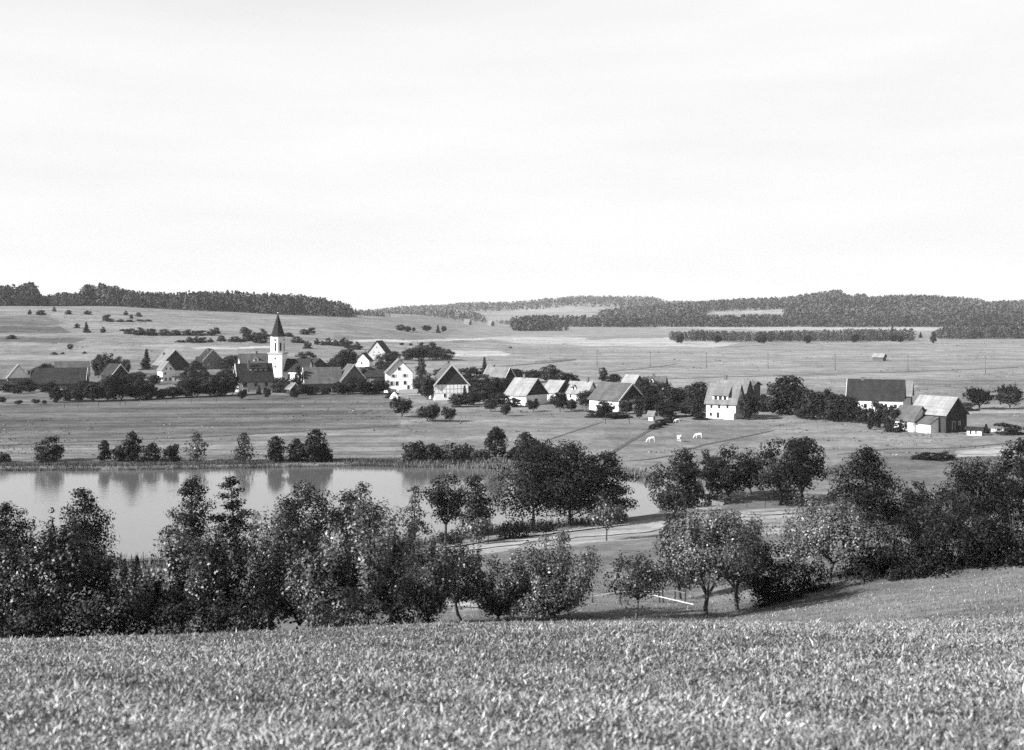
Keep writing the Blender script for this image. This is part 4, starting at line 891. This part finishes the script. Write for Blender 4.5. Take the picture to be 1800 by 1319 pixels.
    H('barn', 'long grey roofed barn with black gable and patch of white wall', 1084, 724, 40, 66, 70, 19, 27, 'white', 'tilemid', 'wood', cat='barn', verge='R', win=[('R', -4, 8, 12, 13, 'd'), ('F', 24, 8, 4, 6), ('F', 12, 7, 3, 5)])
    H('barn', 'barn with bleached roof behind the long black-gabled barn', 1112, 694, 38, 26, 36, 14, 18, 'woodmid', 'tilebright', cat='barn')
    H('farmhouse', 'small grey roofed house with white dormer gable among dark trees', 1155, 690, 12, 30, 26, 12, 14, 'grey', 'tilemid', dormer=[(-8, 9, 3, 5, 'gable')], chim=[(-.2, 0, .8)], win=[('F', 6, 6, 4, 5)])
    e, s, dm = H('villa', 'white villa with wide shed dormer of three dark windows', 1275, 737, 18, 53, 50, 27, 31, 'white', 'tilelight', dormer=[(-2, 28, 4, 9.5, 'shed')], chim=[(-.12, .5, .9)],
      win=[('F', -17, 21, 4.2, 7), ('F', -3, 21, 4.2, 7), ('F', 12, 21, 4.2, 6), ('F', -5, 6, 5, 10, 'd'), ('F', -18, 7, 4.5, 6), ('R', -4, 33, 3, 7), ('R', 5, 33, 3, 7), ('R', 0, 14, 4, 6)])
    L, W, h, r = dm; MB().box(L/2 - 19*s, L/2 - .1, -W/2 - 9*s, -W/2 - .01, -1, 9.5*s).build('porch', M['white'], e); MB().box(L/2 - 19.6*s, L/2 + .2, -W/2 - 9.6*s, -W/2 - .012, 9.5*s + .002, 11*s).build('porch_roof', M['cream'], e)
    H('barn', 'pale roofed barn with shaded gable right behind the villa', 1290, 715, 20, 54, 46, 18, 26, 'woodmid', 'tilelight', chim=[(-.28, 0, 1)], cat='barn')
    H('shed', 'tall boarded shed behind the barn at the villa', 1324, 706, 34, 16, 20, 28, 5, 'woodmid', 'tilemid', cat='shed')
    H('farmhouse', 'broad farmhouse with big dark roof and white wall on the right', 1540, 725, 4, 92, 50, 23, 31, 'white', 'tiledark', chim=[(-.25, 0, .6)], verge='L',
      win=[('F', -34, 11, 5, 7), ('F', -16, 11, 5, 7), ('F', 2, 11, 4, 9, 'd'), ('F', 18, 11, 5, 7), ('F', 34, 11, 5, 7)])
    H('barn', 'light grey tall annex right behind the broad dark-roofed farmhouse', 1594, 712, 6, 16, 26, 18, 21, 'woodmid', 'tilelight', cat='barn')
    H('farmhouse', 'low house with brownish roof and white wall left of the big gabled barn', 1602, 760, 36, 40, 46, 20, 22, 'white', 'tilemid', win=[('F', -8, 9, 3, 6), ('F', 6, 9, 4, 10, 'd')])
    e, s, dm = H('barn', 'big barn with bleached roof and black boarded gable on the right', 1650, 762, 38, 74, 56, 32, 27, 'wood', 'tilebright', 'wood', cat='barn', win=[('R', -8, 12, 7, 14, 'd'), ('R', 8, 16, 4, 6)])
    lean_to(e, dm, s, -36, 22, 26, 16, 22, 'white', 'tilemid')
    H('shed', 'low flat white shed with two dark doors right of the big barn', 1713, 766, 6, 24, 12, 10, 2.5, 'white', 'tiledark', cat='shed', win=[('F', -6, 5, 3, 7, 'd'), ('F', 3, 5, 2.5, 6, 'd')])
    H('hay_hut', 'little hay hut alone on the open plain', 1546, 635, 24, 19, 14, 7, 5, 'woodmid', 'tilebright', cat='hut', win=[('R', 0, 3, 4, 5, 'd')])
    H('garden_hut', 'tiny white garden hut at the top of the diagonal hedge', 1146, 740, 30, 9, 9, 10, 5, 'white', 'tilelight', cat='hut', win=[('R', 0, 4, 3, 6, 'd')])
    H('garden_hut', 'small pale roof peeping out of the tree belt below the small white house', 306, 690, 15, 11, 9, 7, 4, 'cream', 'tilelight', cat='hut', win=[('F', 0, 3, 3, 4, 'd')])
    for i, (u, v, w_) in enumerate([(822, 571, 12), (863, 573, 11), (906, 573, 10), (956, 569, 8)]):
        H('cottage', ['tiny hazy cottage with pale gable, leftmost of the far hamlet', 'tiny hazy cottage, second from the left in the far hamlet', 'tiny hazy cottage, third from the left in the far hamlet beside the round wood', 'tiny hazy white gable above the round wood on the plain'][i],
          u, v, 30 + 20 * i, w_ * .9, w_ * .7, 4, 5, 'grey', 'tilelight', group='cottages of the far hamlet', ov=.2)
    # yard walls
    def wall(label, pts, hgt, m='white', t=.35):
        e = []; mb = MB()
        P = [Vector(hit(*p)) for p in pts]
        for a, b in zip(P[:-1], P[1:]):
            d = (b - a); n = Vector((-d.y, d.x, 0)).normalized() * t / 2
            mb.hexa([a - n - Vector((0,0,.5)), b - n - Vector((0,0,.5)), b + n - Vector((0,0,.5)), a + n - Vector((0,0,.5)), a - n + Vector((0,0,hgt)), b - n + Vector((0,0,hgt)), b + n + Vector((0,0,hgt)), a + n + Vector((0,0,hgt))])
        o = mb.build('garden_wall', M[m]); tag(o, label, 'wall')
    wall('white terrace wall in front of the big gabled house', [(676, 690), (700, 692), (734, 691)], 1.3)
    wall('pale garden wall right of the villa running behind the trees', [(1316, 723), (1350, 724), (1392, 726)], .9, 'cream')
    wall('white yard wall before the low house beside the big barn', [(1583, 752), (1606, 757), (1630, 762)], 1.2)
    wall('short pale wall at the left of the villa garden', [(1222, 737), (1244, 738)], .5, 'cream')
    wall('low pale yard wall right of the low flat shed', [(1742, 760), (1764, 761)], .8, 'cream')
build_village()
# ---------------------------------------------------------------- paths, ditches, banks
ribbon('path', [(668, 698), (700, 696), (735, 694), (770, 697), (790, 699)], 3.0, M['path'], .08)
ribbon('path', [(736, 976), (800, 968), (860, 960), (930, 950), (1000, 944), (1080, 938), (1160, 930), (1230, 915)], [3, 4, 5, 6, 6, 5, 4, 3], M['hay'], .08)
ribbon('path', [(745, 968), (800, 961), (870, 950), (950, 941), (1040, 930), (1120, 921)], [.8, 1.3, 1.6, 1.8, 1.6, 1.0], M['hay'], .14)
ribbon('path', [(776, 1058), (800, 1062), (826, 1066), (850, 1069)], [.8, 1.6, 1.8, 1.2], M['path'], .06, step=.4)
ribbon('path', [(1690, 799), (1730, 796), (1790, 794), (1840, 796)], 5.0, M['path'], .08)
ribbon('path', [(1276, 902), (1340, 905), (1400, 900), (1440, 898)], [2, 3, 3, 2], M['hay'], .08)
ribbon('path', [(1340, 724), (1392, 727), (1440, 729)], 1.6, M['path'], .08)
for p, wd in [([(-60, 786), (120, 778), (330, 770), (480, 761), (640, 752), (700, 748)], 1.5), ([(960, 775), (1020, 755), (1060, 742)], .5), ([(1070, 800), (1110, 775), (1150, 752)], 1.0),
              ([(1195, 795), (1240, 782), (1300, 770), (1360, 757)], .9), ([(1090, 812), (1140, 808), (1200, 798)], .8), ([(1470, 800), (1560, 790), (1680, 788), (1790, 778)], .8),
              ([(1150, 667), (1250, 664), (1400, 660), (1480, 659)], 3.0), ([(800, 652), (900, 643), (960, 638), (1010, 633)], 5), ([(940, 636), (980, 634), (1012, 632)], 7),
              ([(230, 567), (300, 566), (390, 569)], 4), ([(-100, 565), (60, 566), (160, 566), (250, 567)], 3), ([(1240, 612), (1290, 610), (1380, 605)], 4), ([(1390, 637), (1500, 636), (1640, 635)], 2),
              ([(1420, 657), (1560, 655), (1700, 650), (1790, 646)], 3), ([(0, 718), (30, 717), (44, 716)], 1.2), ([(1060, 655), (1130, 648), (1190, 640)], 2), ([(800, 600), (820, 599), (845, 600)], 8)]:
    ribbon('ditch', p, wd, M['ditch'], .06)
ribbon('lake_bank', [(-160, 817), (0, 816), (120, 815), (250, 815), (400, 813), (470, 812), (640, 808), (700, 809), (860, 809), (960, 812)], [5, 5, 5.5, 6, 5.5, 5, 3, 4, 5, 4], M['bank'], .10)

# ---------------------------------------------------------------- grass and reeds
def blades(name, n, ylo, yhi, tlim, hgt, wid, tone, pw=1.2, seed=5, m='blade', mask=None):
    rng = np.random.default_rng(seed)
    yy = np.linspace(ylo, yhi, 400); pdf = yy * (ylo / yy) ** pw; cdf = np.cumsum(pdf); cdf /= cdf[-1]
    Y = np.interp(rng.random(n), cdf, yy); X = rng.uniform(-tlim, tlim, n) * Y
    cl = wob(X, Y, .9, 4) + .8 * wob(X, Y, .33, 7)                    # tufts: taller and thinner spots
    keep = rng.random(n) < .58 + .3 * cl
    if mask is not None: keep &= mask(X, Y)
    X, Y, cl = X[keep], Y[keep], cl[keep]; n = len(X); Z = Zg(X, Y, False)
    h = rng.uniform(hgt[0], hgt[1], n) * (1 + .35 * cl) * (1 + .9 * (rng.random(n) < .04)); w = rng.uniform(wid[0], wid[1], n) * (1 + Y / 60)
    a = rng.uniform(0, 6.28, n); b = rng.uniform(0, 6.28, n); bend = rng.uniform(.15, 1.0, n) * h
    P = np.stack([X, Y, Z - .01], 1); s = np.stack([np.cos(a), np.sin(a), 0 * a], 1) * w[:, None] * .5
    d = np.stack([np.cos(b), np.sin(b), 0 * b], 1)
    m1 = P + d * (bend * .35)[:, None] + np.array([0, 0, 1.]) * (h * .6)[:, None]; tip = P + d * bend[:, None] + np.array([0, 0, 1.]) * (h * rng.uniform(.7, 1.05, n))[:, None]
    Vv = np.stack([P - s * .7, P + s * .7, m1 + s, m1 - s, tip + s * .25, tip - s * .25], 1).reshape(-1, 3)
    i = np.arange(n)[:, None] * 6; Q = np.concatenate([i + np.array([0, 1, 2, 3]), i + np.array([3, 2, 4, 5])], 1).reshape(-1, 4)
    t = np.exp(rng.normal(0, .42, n)) * tone * (1 + .14 * wob(X, Y, 1.1, 3)) * (1 + .20 * wob(X, Y, 3.1, 6)) * (1 + .24 * wob(X, Y, 7, 2)); t = np.clip(np.where(rng.random(n) < .07, t * 2.2, t), .02, .75)
    return mesh_np(name, Vv, Q, M[m], tone=np.repeat(t, 6))
tag(blades('grass', 520000, 7.5, 37, .52, (.03, .085), (.011, .024), .215), 'short lush meadow grass filling the foreground slope', 'grass', kind='stuff')
tag(blades('grass', 110000, 37, 92, .50, (.05, .11), (.012, .02), .155, pw=1.0, seed=6, mask=lambda X, Y: X > -.12 * Y), 'shorter mown grass on the slope beyond the meadow rim', 'grass', kind='stuff')

def shore_blades(name, pts, n, hgt, wid, tone, spread, seed, label):
    rng = np.random.default_rng(seed); P = np.array([hit(*p)[:2] for p in pts]); L = np.hypot(*np.diff(P, axis=0).T); cs = np.concatenate([[0], np.cumsum(L)])
    f = rng.uniform(0, cs[-1], n); X = np.interp(f, cs, P[:, 0]) + rng.normal(size=n) * .3; Y = np.interp(f, cs, P[:, 1]) + rng.uniform(-.5, .5, n) * spread
    keep = rng.random(n) < .6 + .45 * wob(X, Y, 4, seed); X, Y = X[keep], Y[keep]; n = len(X); Z = np.maximum(Zg(X, Y), -.5)
    h = rng.uniform(*hgt, n) * (1 + .3 * wob(X, Y, 6, seed + 1)); a = rng.uniform(0, 6.28, n); s = np.stack([np.cos(a), np.sin(a), 0 * a], 1) * wid
    B = np.stack([X, Y, Z], 1); tp = B + np.stack([rng.normal(size=n) * .2 * h, rng.normal(size=n) * .2 * h, h], 1)
    Vv = np.stack([B - s, B + s, tp + s * .3, tp - s * .3], 1).reshape(-1, 3); t = np.exp(rng.normal(0, .4, n)) * tone * (1 + .4 * wob(X, Y, 5, 9))
    tag(mesh_np(name, Vv, np.arange(4 * n).reshape(n, 4), M['reed'], tone=np.repeat(np.clip(t, .02, .6), 4)), label, 'reeds', kind='stuff')
shore_blades('reeds', [(-150, 822), (0, 820), (200, 820), (450, 816), (640, 812), (760, 814), (900, 814)], 16000, (.2, .65), .05, .10, 6, 1, 'strip of mixed light and dark reeds along the far lake shore')
shore_blades('reeds', [(700, 815), (800, 815), (900, 816), (960, 820), (1040, 824), (1120, 832), (1150, 842)], 9000, (.4, 1.0), .05, .22, 6, 2, 'pale reed bed at the lake bend below the tall trees')
shore_blades('reeds', [(690, 966), (780, 952), (880, 932), (990, 922), (1100, 912)], 3500, (.3, .9), .05, .18, 4, 3, 'rough bank grass along the near lake shore beside the path')
shore_blades('reeds', [(-100, 1010), (100, 1000), (260, 995), (460, 988), (690, 968)], 4500, (.5, 1.4), .05, .13, 7, 4, 'tall weeds on the near lake bank at the left')

def tufts():
    rng = np.random.default_rng(77); P = []
    n = 5200; Y = np.exp(rng.uniform(math.log(232), math.log(1150), n)); X = rng.uniform(-.46, .46, n) * Y
    k = rng.random(n) < .5 + .9 * wob(X, Y, 38, 5); X, Y = X[k], Y[k]
    k = ~((Y > 380) & (Y < 520) & (X < 60)); X, Y = X[k], Y[k]; n = len(X); m = 6
    sz = rng.uniform(.25, .8, n) * (Y / 450) ** .5; C = np.stack([np.repeat(X, m), np.repeat(Y, m)], 1) + rng.normal(size=(n * m, 2)) * np.repeat(sz, m)[:, None] * np.array([1.6, .6])
    z = Zg(C[:, 0], C[:, 1]) + rng.uniform(.02, .5, n * m) * np.repeat(sz, m); v, q = leaf_quads(rng, np.column_stack([C, z]), np.repeat(sz, m) * rng.uniform(.5, 1.1, n * m), .7)
    tag(mesh_np('tussocks', v, q, M['woods'], tone=np.repeat(np.repeat(rng.uniform(.05, .22, n), m), 4)), 'rough tussocks and weeds scattered over the meadows and the plain', 'weeds', kind='stuff')
tufts()

# ---------------------------------------------------------------- small things
def stake(u, v, vt, label, r=.06, group=None, name='stake', m='wood', cat='stake'):
    x, y, z = hit(u, v); h = (v - vt) * px(y); mb = MB().tube((0, 0, -.4), (.02 * h, 0, h), r, r * .85, 6); o = mb.build(name, M[m]); o.location = (x, y, z)
    return tag(o, label, cat, group)
for i, (u, v) in enumerate([(113, 717), (137, 717), (173, 715), (211, 714), (221, 713), (293, 711), (336, 710), (380, 708)]):
    stake(u, v, v - 8, ORD[i].capitalize() + ' thin dark stake along the meadow edge below the tree belt', .09, 'stakes along the meadow edge')
for i, (u, v, vt) in enumerate([(837, 957, 945), (858, 957, 946), (1106, 745, 729), (1064, 746, 726), (1313, 892, 878), (1345, 893, 880)]):
    stake(u, v, vt, ['short stake on the lakeside path beside the small pale tree', 'lone short stake on the pale lakeside path', 'thin stake of a sapling left of the tiny garden hut', 'thin bare sapling trunk below the long black-gabled barn',
                     'thin stake on the grass right of the lake tip', 'thin stake left of the multi-trunked tree'][i], .05 if v > 800 else .09)
def pole(u, vb, vt, label):
    x, y, z = hit(u, vb); h = (vb - vt) * px(y); e = empty('telegraph_pole', (x, y, z), label, 'pole', 'telegraph poles on the plain')
    MB().tube((0, 0, -.5), (0, 0, h), .12, .08, 8).build('post', M['woodmid'], e)
    MB().box(-.8, .8, -.06, .06, h - .6, h - .45).build('crossarm', M['wood'], e)
    for k in (-.7, .7): MB().tube((k, 0, h - .45), (k, 0, h - .25), .05, .04, 6).build('insulator', M['woodpale'], e)
    MB().tube((.0, -.5, -.3), (0, -.19, 1.6), .14, .12, 6).build('footing_prop', M['wood'], e)
for i, (u, vb, vt) in enumerate([(1049.5, 643, 614), (1143, 645, 618), (1242, 648, 620), (1350, 649, 621), (1468, 651, 622), (1596, 653, 624), (1732, 656, 626)]):
    pole(u, vb, vt, 'thin telegraph pole on the plain, ' + ('rightmost' if i == 6 else ORD[i]) + ' of the line of seven')

def fence():
    pts = [(1041, 1052, 15), (1090, 1058, 25), (1159, 1059, 25), (1186, 1057, 27), (1204, 1056, 22)]
    b = hit(1120, 1060); e = empty('fence', b, 'rough wooden fence with pale rails behind the leaning fruit tree', 'fence')
    o = Vector(b); Y = b[1]; tops = []
    for (u, v, h) in pts:
        p = Vector(onray(u, Y)) - o; p.z = zg(p.x + o.x, Y) - o.z; hh = h * px(Y); MB().tube(p - Vector((0, 0, .3)), p + Vector((.03, 0, hh)), .05, .04, 6).build('post', M['wood'], e); tops.append(p + Vector((0, -.07, hh * .8)))
    for a, c in zip(tops[:-1], tops[1:]): MB().tube(a, c, .035, .03, 6).build('rail', M['rail'], e)
    p = Vector(onray(1166, Y)) - o; p.z = zg(p.x + o.x, Y) - o.z; MB().tube(p - Vector((0, .1, .3)), p + Vector((-.1, -.1, 34 * px(Y))), .05, .04, 6).build('post', M['wood'], e)
    a = Vector(hit(1218, 1063)); c = Vector(onray(1147, a.y + .6)); c.z = EYE - (1045 - V0) / F * c.y
    tag(MB().tube(a + Vector((0, -.2, .05)), c + Vector((0, -.2, 0)), .038, .032, 7).build('leaning_pole', M['woodpale']), 'long bright wooden pole leaning down across the fence', 'pole')
fence()
def bench():
    b = Vector(hit(1408, 884)); e = empty('bench', b, 'small wooden bench under the trees right of the lake', 'bench'); s = px(b.y)
    MB().box(-9*s, 9*s, -.25, .25, .62, .70).build('seat', M['woodmid'], e)
    for k in (-7.5*s, 7.5*s): MB().box(k - .07, k + .07, -.2, .2, -.3, .618).build('leg', M['wood'], e)
bench()
def jetty():
    b = Vector(hit(1246, 899)); e = empty('jetty', (b.x, b.y, max(b.z, -.1)), 'pale plank landing stage at the right tip of the lake', 'jetty')
    MB().box(-1.7, 1.7, -.5, .5, .32, .42).build('deck', M['rail'], e)
    for x in (-1.5, 1.5):
        for y in (-.4, .4): MB().tube((x, y, -1), (x, y, .318), .07, .07, 6).build('post', M['wood'], e)
    b = Vector(hit(1245, 889)); e = empty('added_boat', (b.x, b.y, -.35), 'pale hull added for the bright water patch at the landing stage', 'added_boat', rz=.1)  # hull added to stand for a bright patch of lake water
    V_ = []; st = [(-1.6, .28, .62), (-.9, .5, .5), (0, .58, .46), (.9, .48, .52), (1.65, .05, .72)]
    for (x, w_, z_) in st: V_ += [(x, -w_, z_), (x, -w_ * .6, .05), (x, w_ * .6, .05), (x, w_, z_)]
    fs = [(4*i + k, 4*i + k + 1, 4*i + k + 5, 4*i + k + 4) for i in range(4) for k in range(3)] + [(0, 3, 2, 1)]
    o = MB().add(V_, fs).build('hull', M['cream'], e); md = o.modifiers.new('thick', 'SOLIDIFY'); md.thickness = .05
    for x in (-.7, .5): MB().box(x - .12, x + .12, -.45, .45, .36, .40).build('thwart', M['woodpale'], e)
jetty()
def heap():
    b = Vector(hit(693, 701)); mb = MB(); rng = random.Random(3); n = 10; pr = [(1.6, -.2), (1.35, .5), (.8, 1.3), (.15, 2.0)]
    V_ = [(r_ * rng.uniform(.85, 1.15) * math.cos(6.283*i/n), r_ * rng.uniform(.85, 1.15) * math.sin(6.283*i/n), z_ + rng.uniform(-.1, .1)) for (r_, z_) in pr for i in range(n)]
    mb.add(V_, [(k*n+i, k*n+(i+1) % n, (k+1)*n+(i+1) % n, (k+1)*n+i) for k in range(3) for i in range(n)] + [tuple(range(3*n, 4*n))]); o = mb.build('lime_heap', M['white']); o.location = b
    tag(o, 'pointed white heap on the pale yard before the big gabled house', 'heap')
heap()

# ---------------------------------------------------------------- cattle
def cow(u, v, head_az, label, size=1.0, graze=True):
    x, y, z = hit(u, v); e = empty('cow', (x, y, z), label, 'cow', 'white cattle on the meadow', head_az); e.scale = (size,) * 3
    # body along +x (head forward)
    pts = [((-.75, 0, 1.12), .26), ((-.35, 0, 1.10), .33), ((.1, 0, 1.06), .36), ((.5, 0, 1.12), .31), ((.85, 0, .98 if graze else 1.25), .2), ((1.12, 0, .55 if graze else 1.5), .15), ((1.3, 0, .22 if graze else 1.42), .11), ((1.42, 0, .1 if graze else 1.36), .08)]
    ed = [(i, i + 1) for i in range(7)]; P = [p for p, r in pts]; Rr = [r for p, r in pts]
    def chain(root, seq):
        prev = root
        for p, r in seq: P.append(p); Rr.append(r); ed.append((prev, len(P) - 1)); prev = len(P) - 1
    for s in (-1, 1):
        chain(0, [((-.72, .17 * s, .85), .16), ((-.62, .18 * s, .62), .10), ((-.78, .18 * s, .40), .065), ((-.74, .18 * s, .03), .06)])
        chain(3, [((.55, .17 * s, .78), .12), ((.56, .17 * s, .45), .07), ((.55, .17 * s, .03), .06)])
    chain(0, [((-.98, 0, 1.05), .06), ((-1.02, 0, .55), .035)])
    chain(5, [((1.02, .17, .66 if graze else 1.58), .05)]); chain(5, [((1.02, -.17, .66 if graze else 1.58), .05)])
    me = bpy.data.meshes.new('body'); me.from_pydata(P, ed, []); me.update(); me.materials.append(M['hide'])
    o = bpy.data.objects.new('body', me); COL.objects.link(o); o.parent = e
    sk = o.modifiers.new('skin', 'SKIN'); sv = me.skin_vertices if len(me.skin_vertices) else None
    if not me.skin_vertices:
        bpy.context.view_layer.objects.active = o; bpy.ops.mesh.customdata_skin_add()
    for i, r in enumerate(Rr): me.skin_vertices[0].data[i].radius = (r, r)
    me.skin_vertices[0].data[1].use_root = True; o.modifiers.new('smooth', 'SUBSURF').levels = 1
cow(1145, 778, R(188), 'white cow grazing with lowered head, left one of the three on the meadow', .85)
cow(1194, 777, R(-80), 'white cow standing end-on, middle one of the three on the meadow', .95, False)
cow(1228, 771, R(172), 'white cow grazing with lowered head, right one of the three on the meadow', .85)
cow(1190, 744, R(200), 'small white animal at the end of the diagonal hedge', .75)

# ---------------------------------------------------------------- haze over the whole valley
def haze():
    m = bpy.data.materials.new('valley_haze'); m.use_nodes = True; t = m.node_tree; t.nodes.remove(t.nodes['Principled BSDF'])
    v = t.nodes.new('ShaderNodeVolumePrincipled'); v.inputs['Color'].default_value = (.95, .95, .95, 1); v.inputs['Density'].default_value = HAZE
    t.links.new(v.outputs[0], t.nodes['Material Output'].inputs['Volume'])
    o = MB().box(-9500, 9500, -140, 6000, -6, 125).build('haze', m); tag(o, kind='stuff')
HAZE = .000040
haze()
